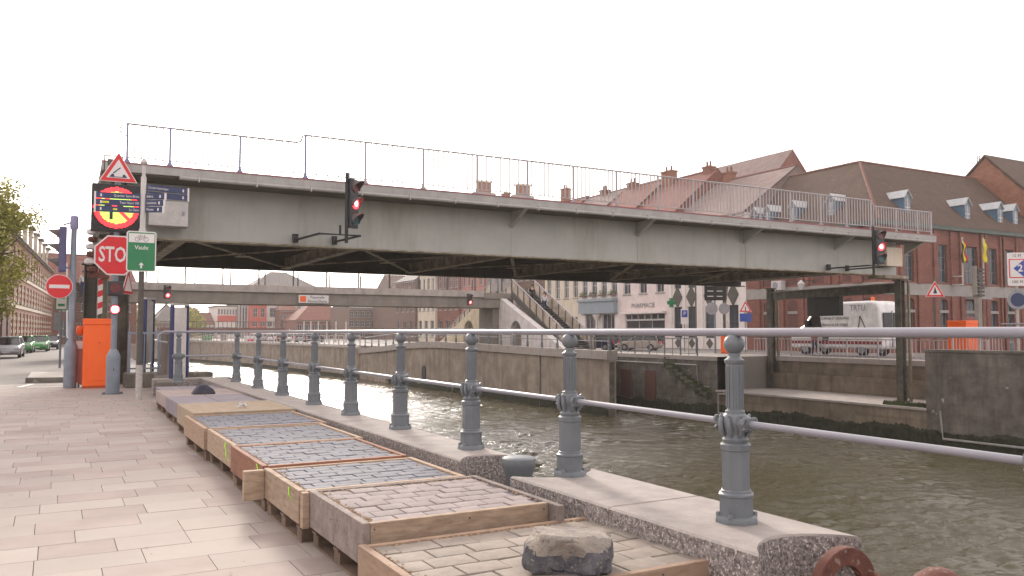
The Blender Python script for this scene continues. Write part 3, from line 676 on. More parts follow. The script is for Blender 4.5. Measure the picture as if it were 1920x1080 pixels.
# drive gear under the bridge's left end
g = T('lifting_gear', (1.2, 25.0, 3.0), 'cluster of white and rusty cable gear under the left bridge corner', 'machinery')
for i in range(6): MB().lathe([(.07, 0), (.12, .03), (.12, .13), (.07, .16)], 10, (-.35+rnd.uniform(-.05, .05), -.1, .05+i*.2)).build('pulley', 'sign_white' if i % 2 else 'rust', g, True)
MB().box(-.42, .1, -.05, .3, -.1, .05).build('gear_plate', 'rust', g); MB().box(-.1, .1, .0, .3, .05, 1.3).build('gear_housing', 'steel_dark', g)

# canal signals
def signal(label, loc, rz, lamps, sc_=1., frame=True, group=None, nm='canal_signal'):
    g = T(nm, loc, label, 'traffic light', group, rz); n_ = len(lamps); h = .52*n_
    MB().box(-.23, .23, -.1, .12, 0, h).build('housing', 'housing', g, bevel=.03)
    for i, l in enumerate(lamps):
        z = h-.26-.52*i
        ml = {'r': 'lamp_off_red', 'R': 'lamp_red', 'g': 'lamp_off_green', 'W': 'lamp_white'}[l]
        MB().disc((0, z), .18, -.14, -.1, 20, ).build('lens', ml, g)
        if l == 'R': MB().disc((0, z), .11, -.15, -.141, 20).build('lens', 'lamp_core', g)
        vs = []; k = 14; 
        for j in range(k+1):
            a = math.pi*(-.15+1.3*j/k); vs += [(.205*math.cos(a), -.1, z+.205*math.sin(a)), (.205*math.cos(a), -.1-.3*(.25+.75*max(0, math.sin(a))), z+.205*math.sin(a)-.02)]
        v = MB().add(vs, [(2*j, 2*j+1, 2*j+3, 2*j+2) for j in range(k)]).build('visor', 'visor' if l != 'R' else 'visor', g)
        s_ = v.modifiers.new('s', 'SOLIDIFY'); s_.thickness = .01
    if frame:
        MB().box(-.34, -.26, -.02, .06, -.5, h+.15).build('mast', 'black', g)
    g.scale = (sc_,)*3
    return g
s1 = signal('canal traffic light with red lamp lit hung on the left part of the bridge', (7.5, 23.1, 4.44), R(42), ['r', 'R', 'g'], .92)
s2 = signal('canal traffic light with red lamp lit near the far right bridge end', (30.95, 23.3, 4.34), R(-12), ['r', 'R', 'g'], .95)
for s_, x in ((s1, 7.45), (s2, 30.9)):
    q = T('signal_bracket', (x, 24, 4.4), 'black angled bracket under the canal light at the '+('left' if x < 10 else 'far right')+' of the bridge', 'bracket')
    MB().tube([(-1.1, 1.0, -.18), (-.9, -.9, -.17), (.3, -.9, -.17), (.1, 1.0, -.18)], .035, 6).build('bracket_tube', 'black', q)
    MB().tube([(-.3, -.9, -.17), (-.3, -.9, .1)], .035, 6).build('bracket_post', 'black', q)
    MB().box(-1.18, -1.02, .94, 1.06, -.26, .0).build('clamp', 'black', q); MB().box(.04, .18, .94, 1.06, -.26, .0).build('clamp', 'black', q)

# ================================================================ FOOTBRIDGE
fb_ = T('concrete_footbridge', (3, 55, 3.2), 'concrete footbridge beyond the lift bridge with mesh railing and name plate', 'footbridge')
MB().box(1.2, 30.6, 55, 57.6, 3.22, 4.3).build('beam', 'concrete_beam', fb_, world=True)
MB().box(1.2, 28.0, 54.85, 55.0, 4.0, 4.46).build('edge_band', 'concrete_light', fb_, world=True)
MB().box(28.0, 30.6, 54.9, 55.0, 3.9, 4.34).build('edge_band', 'concrete_beam', fb_, world=True)
fp = MB().box(-.04, .04, -.04, .04, 0, 1.15).mesh('railing_post', 'steel_dark')
x = 4.9
while x < 30: link(fp, 'railing_post', fb_, (x-3, 55.1-55, 4.46-3.2)); link(fp, 'railing_post', fb_, (x-3+.9, 57.4-55, 4.3-3.2)); x += 2.25
MB().box(1.2, 30, 55.08, 55.12, 5.55, 5.6).build('handrail', 'rail_paint', fb_, world=True)
ms = MB(); x = 1.3
while x < 30: ms.box(x, x+.012, 55.1, 55.112, 4.48, 5.52); x += .16
for i in range(8): ms.box(1.3, 30, 55.1, 55.112, 4.5+i*.135, 4.512+i*.135)
tag(ms.build('railing_mesh', 'rail_paint', fb_, world=True), kind='stuff')
a = atY(560, 553, 54.8); c_ = atY(616, 569, 54.8)
pl = MB().box(a[0], c_[0], 54.78, 54.84, c_[2], a[2]).build('name_plate', 'sign_white', fb_, world=True, bevel=.01)
w_ = c_[0]-a[0]; zc = (a[2]+c_[2])/2; ww = (a[0]+c_[0])/2
def subtext(s, size, m_, par, x, y, z, **q):
    t = text(s, size, m_, par, (0, 0, 0), **q); t.location = (x, y, z); return t
subtext('Passerelle', .27, 'sign_navy', pl, ww+.25, 54.775, zc+.13, sx=.9); subtext('Notre-Dame', .27, 'sign_navy', pl, ww+.25, 54.775, zc-.14, sx=.9)
sub(MB().box(a[0]+.1, a[0]+.48, 54.765, 54.778, zc-.18, zc+.2), 'logo', 'orange', pl)
for px, py, lb in ((313, 546, 'left'), (880, 558, 'right')):
    p = atY(px, py+14, 54.3)
    signal('small canal light with red lamp lit at the '+lb+' end of the footbridge', (p[0], 54.3, p[2]), R(20), ['r', 'R'], .8, False, nm='canal_signal')
# stairs: a flight at each end
def stairs(label, x0, x1, ytop, ztop, ybot, zbot, n_, solid, m_, rails=True, ms_='stairglass'):
    g = T('stair_flight', ((x0+x1)/2, ybot, zbot), label, 'stairs')
    tm = MB().box(x0, x1, 0, 1, -.05, 0).mesh('tread', 'tread')
    for i in range(n_):
        t0 = i/n_; y0 = ybot+(ytop-ybot)*t0; z = zbot+(ztop-zbot)*(i+1)/n_
        o = link(tm, 'tread', g, (-g.location.x, y0-ybot, z-zbot), scale=(1, (ytop-ybot)/n_*1.05, 1))
    for x in (x0, x1):
        MB().bar((x, ybot, zbot-.05), (x, ytop, ztop-.05), .12, .4).build('stringer', 'steel_dark' if rails else 'concrete_beam', g, world=True)
        MB().bar((x, ybot, zbot+1.1), (x, ytop, ztop+1.1), .07, .06).build('handrail', 'rail_paint', g, world=True)
        k = 9
        for i in range(k+1):
            y = ybot+(ytop-ybot)*i/k; z = zbot+(ztop-zbot)*i/k
            MB().box(x-.03, x+.03, y-.03, y+.03, z, z+1.07).build('baluster_post', 'steel_dark', g, world=True)
            if i < k:
                y2 = ybot+(ytop-ybot)*(i+1)/k; z2 = zbot+(ztop-zbot)*(i+1)/k; e = .1 if y2 > y else -.1
                MB().add([(x, y+e, z+.25), (x, y2-e, z2+.25), (x, y2-e, z2+.98), (x, y+e, z+.98), (x+.02, y+e, z+.25), (x+.02, y2-e, z2+.25), (x+.02, y2-e, z2+.98), (x+.02, y+e, z+.98)],
                         [(0, 1, 2, 3), (7, 6, 5, 4), (0, 4, 5, 1), (1, 5, 6, 2), (2, 6, 7, 3), (3, 7, 4, 0)]).build('infill_panel', ms_, g, world=True)
    return g
stairs('stair flight coming down towards the shops at the right end of the footbridge', 30.2, 32.1, 54.5, 4.3, 46.4, .0, 26, True, 'tread')
stairs('stair flight going away from the viewer at the right end of the footbridge', 30.2, 32.1, 58.0, 4.3, 66.5, .3, 26, True, 'tread')
stairs('narrow stair flight at the left end of the footbridge behind the stop sign', .6, 2.0, 54.5, 4.3, 46.0, 0, 26, True, 'tread')
MB().box(.6, 2.0, 54.5, 57.5, 4.1, 4.28).build('landing', 'concrete_beam', fb_, world=True)
MB().box(30.6, 32.3, 54.5, 58, 4.05, 4.28).build('landing', 'concrete_beam', fb_, world=True)
pr_ = MB().box(29.0, 31.6, 55.3, 57.6, .0, 3.2).build('bridge_pier', 'concrete_beam'); tag(pr_, 'grey concrete pier under the right end of the footbridge', 'pier')
def arch_wall(name, label, X, y0, z0, y1, z1, ya, ra, m_, base=-.1):
    """triangular wall below a flight with an arched niche; from (y0,z0 high) to (y1,z1 low)"""
    g = T(name, (X, min(y0, y1), base), label, 'wall')
    k = 12; sgn = 1 if y1 > y0 else -1; h0 = 1.35
    arch = [(ya+sgn*-ra*math.cos(math.pi*j/k), base+h0+ra*1.15*math.sin(math.pi*j/k)) for j in range(k+1)]   # from y0 side to y1 side
    mb = MB()
    zt = lambda y: z0+(z1-z0)*(y-y0)/(y1-y0)
    def quad(p): mb.prism(p, X, X+.5, 'x')
    quad([(y0, base), (arch[0][0], base), (arch[0][0], zt(arch[0][0])), (y0, z0)])
    quad([(arch[-1][0], base), (y1, base), (y1, z1), (arch[-1][0], zt(arch[-1][0]))])
    for j in range(k):
        a, b2 = arch[j], arch[j+1]; quad([a, b2, (b2[0], zt(b2[0])), (a[0], zt(a[0]))])
    mb.build('wall_face', m_, g, world=True)
    MB().prism([(ya-ra-.1, base), (ya+ra+.1, base), (ya+ra+.1, base+h0+ra*1.2), (ya-ra-.1, base+h0+ra*1.2)], X+.45, X+.49, 'x').build('niche_back', 'concrete_beam', g, world=True)
arch_wall('stair_wall', 'white wall with arched niche below the near stair flight of the footbridge', 29.45, 55.2, 4.05, 46.0, .25, 52.6, .85, 'white_arch')
arch_wall('stair_wall', 'cream wall with arched niche below the rear stair flight of the footbridge', 29.45, 57.7, 4.05, 66.5, .4, 60.4, .95, 'cream_arch')

# ================================================================ FAR QUAY WALLS
def wall_thing(name, label, fn, cat='quay wall'):
    g = T(name, (33, 30, -3.4), label, cat); fn(g); return g
def ragged(g, x, y0, y1, zt, amp=.16):
    rr = random.Random(int(y0*10)+3); k = max(6, int(abs(y1-y0)/.07)); mb = MB(); vs = []
    for i in range(k+1):
        y = y0+(y1-y0)*i/k; vs += [(x-.05, y, -3.75), (x-.05-rr.uniform(0, .03), y, zt-.12+.05*math.sin(y*3)+rr.uniform(-.04, .04)), (x+.004, y, zt+.09*math.sin(y*1.1)+.05*math.sin(y*4.3)+rr.uniform(-.05, .05))]
    mb.add(vs, [(3*i, 3*i+1, 3*i+4, 3*i+3) for i in range(k)]+[(3*i+1, 3*i+2, 3*i+5, 3*i+4) for i in range(k)]); return mb.build('algae_band', 'algae', g, world=True)
def B(g, name, m_, *a, bevel=0):
    if name == 'algae_band': return ragged(g, a[1], a[2], a[3], -2.72)
    return MB().box(*a).build(name, m_, g, world=True, bevel=bevel)
def w1(g):
    B(g, 'wall_face', 'stone_dark', 32.85, 33.6, -30, 22.6, -4.5, .58); B(g, 'coping', 'stone_dark', 32.8, 33.7, -30, 22.65, .582, .68)
    B(g, 'algae_band', 'algae', 32.78, 32.849, -30, 22.65, -3.5, -2.95); B(g, 'wall_return', 'stone_dark', 33.6, 38, 22.2, 22.6, -4.5, .58)
wall_thing('quay_wall', 'dark stained stone quay wall at far right with pale streaks', w1)
def w2(g):
    B(g, 'ledge_face', 'stone_brown', 32.9, 33.5, 22.6, 35.5, -4.5, -1.95); B(g, 'ledge_top', 'concrete_light', 32.8, 37.6, 22.6, 35.5, -1.948, -1.85)
    B(g, 'back_wall', 'stone_brown', 37.3, 37.7, 22.6, 35.5, -1.85, -.25); B(g, 'back_coping', 'concrete_light', 37.1, 38.3, 22.6, 38.5, -.248, .02)
    B(g, 'step_course', 'stone_brown', 37.0, 37.3, 22.6, 35.5, -1.85, -.95); B(g, 'algae_band', 'algae', 32.83, 32.899, 22.6, 35.5, -3.5, -3.0)
wall_thing('bridge_abutment', 'brown stone abutment with a ledge below the white van', w2, 'abutment')
def w3(g):
    B(g, 'wall_face', 'stone_dark', 32.9, 33.6, 35.5, 46.1, -4.5, -.22); B(g, 'coping', 'concrete_light', 32.85, 33.8, 35.5, 46.1, -.218, .02)
    B(g, 'algae_band', 'algae', 32.83, 32.899, 35.5, 46.1, -3.5, -3.05)
    for y in (41.4, 43.9): 
        B(g, 'rusted_panel', 'rust', 32.85, 32.899, y-.55, y+.55, -3.0, -1.0)
    mb = MB(); mb.tube([(32.8, 45.2, -.5), (32.8, 37.0, -.5), (32.8, 36.9, -1.7), (32.8, 36.0, -1.72)], .045, 6); mb.build('drain_pipe', 'fascia', g, True, world=True)
    st = MB()
    for i in range(8): st.box(32.6, 32.9, 38.9-i*.42, 39.5-i*.42, -.75-i*.2, -.6-i*.2)
    st.build('wall_steps', 'stone_dark', g, world=True)
wall_thing('quay_wall', 'grey concrete quay wall with two rusted panels and a white pipe', w3)
mb = MB(); mb.tube([(32.75, 21.9, -1.9), (32.75, 21.8, -3.05), (32.75, 0, -2.9)], .05, 6)
tag(mb.build('drain_pipe', 'fascia', None, True), 'pale pipe running low along the dark quay wall at far right', 'pipe')
mb = MB(); mb.tube([(32.75, 35.2, -3.1), (32.75, 35.2, -2.05), (32.75, 33.5, -2.0)], .05, 6); mb.tube([(32.75, 35.2, -3.1), (32.75, 33.9, -3.12)], .05, 6)
tag(mb.build('drain_pipe', 'fascia', None, True), 'pale bent pipe at the left end of the ledge', 'pipe')
def prof(y):
    P = [(39, .33), (46, .38), (55, .52), (64, .62), (70, .4), (76, .0), (82, -.3)]
    for (a, za), (b2, zb) in zip(P[:-1], P[1:]):
        if y <= b2: return za+(zb-za)*(y-a)/(b2-a)
    return P[-1][1]
xl = lambda y: 28.0 if y < 60 else 28.0-.4*(y-60)/22
def w4(g):
    mb = MB(); md = MB(); al = MB(); ys = [39+i*2.15 for i in range(21)]
    for a, b2 in zip(ys[:-1], ys[1:]):
        b3 = b2-.01
        za, zb = prof(a), prof(b2)
        mb.add([(xl(a), a, -4.5), (xl(b2), b2, -4.5), (xl(b2), b2, zb-.5), (xl(a), a, za-.5), (xl(a)+.5, a, -4.5), (xl(b2)+.5, b2, -4.5), (xl(b2)+.5, b2, zb-.5), (xl(a)+.5, a, za-.5)],
               [(0, 1, 2, 3), (7, 6, 5, 4), (0, 4, 5, 1), (1, 5, 6, 2), (2, 6, 7, 3), (3, 7, 4, 0)])
        MB().add([(xl(a)-.15, a, za-.5), (xl(b2)-.15, b3, zb-.5), (xl(b2)-.15, b3, zb), (xl(a)-.15, a, za), (xl(a)+.6, a, za-.5), (xl(b2)+.6, b3, zb-.5), (xl(b2)+.6, b3, zb), (xl(a)+.6, a, za)],
               [(0, 1, 2, 3), (7, 6, 5, 4), (0, 4, 5, 1), (1, 5, 6, 2), (2, 6, 7, 3), (3, 7, 4, 0)]).build('coping_stone', 'concrete_light', g, world=True)
        al.box(xl(a)-.04, xl(a), a, b2, -3.5, -3.15)
    mb.build('wall_face', 'stone_beige', g, world=True); [ragged(g, 28.0, 39, 60, -2.85), ragged(g, 27.8, 60, 82, -2.9)]
    MB().add([(28.02, 39, -4.5), (32.9, 46, -4.5), (32.9, 46, -.3), (28.02, 39, -.3), (28.3, 38.9, -4.5), (33.1, 45.8, -4.5), (33.1, 45.8, -.3), (28.3, 38.9, -.3)],
             [(0, 1, 2, 3), (7, 6, 5, 4), (0, 4, 5, 1), (1, 5, 6, 2), (2, 6, 7, 3), (3, 7, 4, 0)]).build('wall_return', 'stone_dark', g, world=True)
    p = atX(791, 745, 27.7); k = 10
    poly = [(p[1]-.42, -3.35), (p[1]+.42, -3.35)]+[(p[1]+.42*math.cos(math.pi*j/k), -1.9+.45*math.sin(math.pi*j/k)) for j in range(k+1)]
    MB().prism(poly, 27.83, 27.9, 'x').build('culvert_mouth', 'black', g, world=True)
    B(g, 'vertical_joint', 'stone_dark', 27.94, 27.999, 46.6, 46.75, -3.4, -.15)
wall_thing('quay_wall', 'beige stone quay wall with arched culvert mouth and humped coping', w4)
def w5(g):
    P = [(27.6, 82), (25.5, 115), (20, 148), (-60, 165)]
    for (a, b2) in zip(P[:-1], P[1:]):
        MB().bar((a[0], a[1], -2.5), (b2[0], b2[1], -2.5), .6, 4.4).build('wall_face', 'stone_beige', g, world=True)
        MB().bar((a[0], a[1], -.2), (b2[0], b2[1], -.2), .8, .2).build('coping', 'concrete_light', g, world=True)
        MB().bar((a[0], a[1], -3.3), (b2[0], b2[1], -3.3), .7, .5).build('algae_band', 'algae', g, world=True)
wall_thing('quay_wall', 'distant beige quay wall bending across the canal at its far end', w5)
tag(MB().box(3.752, 3.8, -30, 60, -4.6, -.02).build('near_quay_wall', 'stone_dark'), kind='structure')
# hanging plants on the wall steps and moss
lf = MB()
for i in range(1500):
    t = rnd.random(); y = 39.6-t*3.6+rnd.gauss(0, .25); z = -.5-t*1.7+rnd.gauss(0, .17); x = 32.75+rnd.uniform(-.15, .05)
    s_ = rnd.uniform(.03, .08); a = rnd.random()*3
    lf.add([(x, y-s_, z), (x+rnd.uniform(-.04, .04), y+s_, z+rnd.uniform(-.03, .03)), (x-.03, y, z+s_*1.3)], [(0, 1, 2)])
for i in range(500):
    y = 22.7+rnd.random()*2.2; s_ = rnd.uniform(.02, .07); x = 33+abs(rnd.gauss(0, .4)); z = -1.84
    lf.add([(x-s_, y, z), (x+s_, y, z), (x+rnd.uniform(-.04, .04), y+rnd.uniform(-.05, .05), z+s_*3)], [(0, 1, 2)])
tag(lf.build('wall_plants', 'leaf_dark'), kind='stuff')

# railing on the humped wall
g = T('canal_railing', (28.2, 39, .3), 'grey ball post railing along the humped far quay wall', 'railing')
pm2 = MB().lathe([(.09, 0), (.09, .3), (.07, .34), (.05, .4), (.05, .95), (.03, .97), (.07, 1.03), (.05, 1.1), (.001, 1.12)], 8).mesh('railing_post', 'iron_grey')
ys = [39.2+i*1.9 for i in range(23)]
for y in ys: link(pm2, 'railing_post', g, (xl(y)+.2-28.2, y-39, prof(y)-.3))
mb = MB(); mb.tube([(xl(y)+.2, y, prof(y)+1.08) for y in ys], .035, 6); mb.build('top_rail', 'iron_rail', g, world=True)
mb = MB(); mb.tube([(xl(y)+.2, y, prof(y)+.55) for y in ys], .03, 6); mb.build('lower_rail', 'iron_rail', g, world=True)
def bar_fence(name, label, p0, p1, h, dx, m_, base, posts_every=8):
    p0 = Vector(p0); p1 = Vector(p1); d = p1-p0; Ln = d.length; g = T(name, tuple(p0), label, 'fence')
    k = int(Ln/dx); bm2 = MB().box(-.014, .014, -.014, .014, 0, h).mesh('fence_bar', m_); pm3 = MB().box(-.035, .035, -.035, .035, 0, h+.05).mesh('fence_post', m_)
    for i in range(k+1):
        q = d*(i/k)
        link(pm3 if i % posts_every == 0 else bm2, 'fence_post' if i % posts_every == 0 else 'fence_bar', g, tuple(q))
    MB().bar((0, 0, h), tuple(d+Vector((0, 0, h))), .05, .05).build('top_rail', m_, g); MB().bar((0, 0, .12), tuple(d+Vector((0, 0, .12))), .04, .04).build('bottom_rail', m_, g)
    return g
mk('fence_white', 'b5afb0', .6)
bar_fence('street_fence', 'pale bar fence along the street edge in front of the white van', (37.9, 22.9, .02), (37.9, 37.5, .02), 1.0, .24, 'fence_white', 0)
bar_fence('street_fence', 'pale bar fence at far right behind the dark quay wall', (34.2, 22.2, .0), (38.0, 22.3, 0), 1.2, .24, 'fence_white', 0)
bar_fence('street_fence', 'blue grey bar fence in front of the parked cars and shops', (33.3, 37.5, .02), (33.3, 60, .02), 1.0, .75, 'iron_grey', 0, 2)
g = T('canal_railing', (33.4, 2, .68), 'grey ball post railing on the dark wall at the right edge', 'railing')
for y in (14, 15.8, 17.6, 19.2): link(pm2, 'railing_post', g, (0, y-2, 0))
mb = MB(); mb.tube([(33.4, 10, 1.75), (33.4, 19.6, 1.75)], .035, 6); mb.build('top_rail', 'iron_rail', g, world=True)

# ================================================================ BUILDINGS
def facade(mb, W_, H_, ops, dep=.18, y=0.):
    """front wall (local x, z) in plane y facing -y, with real openings"""
    us = sorted({0, W_} | {o[0] for o in ops} | {o[1] for o in ops}); vs = sorted({0, H_} | {o[2] for o in ops} | {o[3] for o in ops})
    for a, b2 in zip(us[:-1], us[1:]):
        for c1, d1 in zip(vs[:-1], vs[1:]):
            cu, cv = (a+b2)/2, (c1+d1)/2
            if any(o[0] < cu < o[1] and o[2] < cv < o[3] for o in ops): continue
            mb.add([(a, y, c1), (b2, y, c1), (b2, y, d1), (a, y, d1)], [(0, 1, 2, 3)])
    for o in ops:
        a, b2, c1, d1 = o[:4]
        mb.add([(a, y, c1), (b2, y, c1), (b2, y, d1), (a, y, d1), (a, y+dep, c1), (b2, y+dep, c1), (b2, y+dep, d1), (a, y+dep, d1)],
               [(0, 1, 5, 4), (1, 2, 6, 5), (2, 3, 7, 6), (3, 0, 4, 7)])
_wc = {}
def window(par, a, b2, c1, d1, dep=.18, fm='frame_white', gm='glass', nx=2, nz=2, y=0., name='window'):
    w_, h = round(b2-a, 2), round(d1-c1, 2); key = (w_, h, fm, nx, nz)
    if key not in _wc:
        t = .06; mb = MB(); mb.box(0, w_, 0, .05, 0, t); mb.box(0, w_, 0, .05, h-t, h); mb.box(0, t, 0, .05, t, h-t); mb.box(w_-t, w_, 0, .05, t, h-t)
        for i in range(1, nx): mb.box(w_*i/nx-.025, w_*i/nx+.025, .005, .045, t, h-t)
        for i in range(1, nz): mb.box(t, w_-t, .007, .043, h*i/nz-.022, h*i/nz+.022)
        _wc[key] = mb.mesh('window', fm)
    k2 = (w_, h, gm)
    if k2 not in _wc: _wc[k2] = MB().box(.03, w_-.03, .02, .03, .03, h-.03).mesh('pane', gm)
    f = link(_wc[key], name, par, (a, y+dep-.06, c1)); link(_wc[k2], 'pane', f); return f
def house(name, label, origin, rz, W_, D_, H_, wall, roof, ridge_h, rows, rtype='x', fm='frame_white', chim=(), group=None, over=.25, cat='house', base=0, gm='glass', extra=None, sill=True, hip=0):
    """rows: list of (z0, z1, n, w_) rows of windows"""
    g = T(name, origin, label, cat, group, rz); ops = []
    for r in rows:
        z0, z1, n_, ww = r[:4]
        for i in range(n_):
            cx = W_*(i+.5)/n_; ops.append((cx-ww/2, cx+ww/2, z0, z1))
    if extra: ops += extra
    mb = MB(); facade(mb, W_, H_, ops)
    mb.add([(0, 0, 0), (0, D_, 0), (0, D_, H_), (0, 0, H_)], [(0, 1, 2, 3)]); mb.add([(W_, 0, 0), (W_, D_, 0), (W_, D_, H_), (W_, 0, H_)], [(0, 1, 2, 3)])
    mb.add([(0, D_, 0), (W_, D_, 0), (W_, D_, H_), (0, D_, H_)], [(0, 1, 2, 3)])
    if rtype == 'x' and not hip:
        for x in (0, W_): mb.add([(x, 0, H_), (x, D_, H_), (x, D_/2, H_+ridge_h)], [(0, 1, 2)])
    if rtype == 'y':
        for y in (0, D_): mb.add([(0, y, H_), (W_, y, H_), (W_/2, y, H_+ridge_h)], [(0, 1, 2)])
    mb.build('wall', wall, g)
    rm = MB(); e = over; t = .12
    if rtype == 'x':
        h_ = hip; sl = ridge_h/(D_/2); ez = H_-e*sl
        a = [(-(.02 if not h_ else e), -e, ez), (W_+(.02 if not h_ else e), -e, ez), (W_-h_+.02, D_/2, H_+ridge_h), (h_-.02, D_/2, H_+ridge_h), (-(.02 if not h_ else e), D_+e, ez), (W_+(.02 if not h_ else e), D_+e, ez)]
        vs = [(p[0], p[1], p[2]+.02) for p in a]+[(p[0], p[1], p[2]+.02+t) for p in a]
        rm.add(vs, [(6, 7, 8, 9), (11, 10, 9, 8), (0, 3, 2, 1), (5, 2, 3, 4), (0, 1, 7, 6), (4, 10, 11, 5), (0, 6, 9, 3), (3, 9, 10, 4), (1, 2, 8, 7), (2, 5, 11, 8), (6, 9, 10), (7, 11, 8)])
    elif rtype == 'y':
        sl = ridge_h/(W_/2); ez = H_-e*sl
        a = [(-e, -.05, ez), (W_/2, -.05, H_+ridge_h), (W_+e, -.05, ez), (-e, D_+.05, ez), (W_/2, D_+.05, H_+ridge_h), (W_+e, D_+.05, ez)]
        vs = [(p[0], p[1], p[2]+.02) for p in a]+[(p[0], p[1], p[2]+.02+t) for p in a]
        rm.add(vs, [(6, 7, 10, 9), (7, 8, 11, 10), (0, 3, 4, 1), (1, 4, 5, 2), (0, 1, 7, 6), (1, 2, 8, 7), (3, 9, 10, 4), (4, 10, 11, 5), (0, 6, 9, 3), (2, 5, 11, 8)])
    else: rm.box(-e, W_+e, -e, D_+e, H_+.005, H_+.25)
    ro = rm.build('roof', roof, g)
    if rtype == 'x': MB().tube([(hip, D_/2, H_+ridge_h+.12), (W_-hip, D_/2, H_+ridge_h+.12)], .13, 6).build('ridge_tiles', 'ridge', ro)
    for o_ in ops: window(g, *o_[:4], fm=fm, gm=gm, nx=2 if (o_[1]-o_[0]) < 1.6 else 3, nz=2)
    if sill:
        for o_ in ops: MB().box(o_[0]-.08, o_[1]+.08, -.07, .0, o_[2]-.12, o_[2]-.002).build('sill', 'band_stone', g)
    MB().box(-.02, W_+.02, -.14, -.002, H_-.3, H_-.02).build('cornice', 'band_stone' if wall.startswith('brick') else wall, g)
    for (cx, cy, cw, cd, ch, mm) in chim:
        b3 = H_+ridge_h*.45
        c_ = MB().box(cx-cw/2, cx+cw/2, cy-cd/2, cy+cd/2, b3, ch).build('chimney', mm, ro)
        MB().box(cx-cw/2-.08, cx+cw/2+.08, cy-cd/2-.08, cy+cd/2+.08, ch, ch+.15).build('chimney_cap', 'band_stone' if False else mm, g)
        for q in (-.25, .25): MB().lathe([(.11, 0), (.09, .45), (.12, .5)], 8, (cx+cw*q, cy, ch+.15)).build('chimney_pot', 'ridge', g)
    return g
# far bank row facing the canal: local x runs towards -Y
def fbk(y1, x=48.): return (x, y1, 0)
R90 = -R(90)
# white building with diamond panels  Y 48.3-57.7
g = house('shop_building', 'white building with tall windows and grey diamond shaped panels', fbk(57.7), R90, 9.4, 12, 11., 'render_white', 'roof_rose', 4.2, [(7.6, 9.6, 4, 1.2)], 'x', chim=[(1.5, 6, 1., .7, 15.9, 'brick_orange')],
          extra=[(cx-.55, cx+.55, .9, 3.6) for cx in (1.2, 3.0, 5.2, 8.0)]+[(cx-.45, cx+.45, 5.2, 6.4) for cx in (1.2, 3.0, 5.2, 8.0)], fm='frame_dark', sill=False)
for cx in (1.2, 3.0, 5.2, 8.0):
    for z in (4.45,): MB().prism([(cx-.62, z), (cx, z-.95), (cx+.62, z), (cx, z+.95)], -.08, -.01).build('diamond_panel', 'steel_dark', g)
    MB().prism([(cx-.4, .45), (cx, 0.02), (cx+.4, .45), (cx, .88)], -.06, -.01).build('diamond_panel', 'steel_dark', g)
    MB().box(cx-.85, cx-.72, -.12, 0, 0, 10.5).build('pilaster', 'render_white', g)
# pharmacy Y 57.7-65.1
g = house('pharmacy', 'pinkish white pharmacy with wide shop window and lettering above it', fbk(65.1), R90, 7.4, 12, 11.5, 'render_pink', 'roof_red', 5., [(5.0, 6.9, 3, 1.1), (8.2, 9.9, 3, 1.1)], 'x',
          chim=[(1.0, 5.5, 1.5, .8, 17.3, 'brick_orange'), (6.2, 6, .9, .8, 16.9, 'brick_orange')], extra=[(1.0, 6.8, .4, 3.1)])
text('PHARMACIE', .62, 'window_frame', g, (3.7, -.03, 3.85), name='lettering', sx=1.05)
MB().box(.8, 7.0, -.5, -.02, 3.1, 3.3).build('shop_canopy', 'render_white', g)
MB().box(1.0, 6.8, -.1, -.02, 2.45, 2.6).build('transom', 'frame_white', g)
for i in range(1, 6): MB().box(1+i*.97, 1.06+i*.97, -.05, .1, 2.6, 3.1).build('transom_bar', 'frame_white', g)
# grey blue shopfront Y 65.1-71.9
g = house('shop_building', 'house with blue grey shopfront and flower boxes above it', fbk(71.9), R90, 6.8, 12, 11.8, 'render_white', 'roof_red', 5., [(5.2, 7., 4, .95), (8.4, 10.2, 3, 1.0)], 'x',
          chim=[(1.2, 6, 1.1, .8, 17.2, 'brick_orange'), (5.9, 6.5, .8, .8, 16.9, 'brick_orange')], extra=[(.9, 3.0, .3, 3.2), (3.9, 6.0, .3, 3.2)])
MB().box(.3, 6.5, -.45, -.02, 3.25, 4.45).build('shop_fascia', 'shopfront_grey', g); MB().box(.2, 6.6, -.6, -.02, 4.45, 4.7).build('fascia_cornice', 'shopfront_grey', g)
MB().lathe([(.22, 0), (.15, .2), (.12, 2.4), (.35, 2.8), (.45, 3.05)], 12, (3.45, -.35, .1)).build('column', 'render_white', g, True)
for i in range(4):
    cx = 6.8*(i+.5)/4; fbx = MB().box(cx-.5, cx+.5, -.4, -.1, 4.98, 5.15).build('flower_box', 'brick_brown', g)
    lf = MB()
    for j in range(90):
        px, py, pz = cx+rnd.uniform(-.5, .5), -.25+rnd.uniform(-.15, .15), 5.15+abs(rnd.gauss(.05, .15)); s_ = .06
        lf.add([(px-s_, py, pz), (px+s_, py, pz), (px, py+.03, pz+s_*1.6)], [(0, 1, 2)])
    lf.build('flowers', 'leaf_dark', fbx)
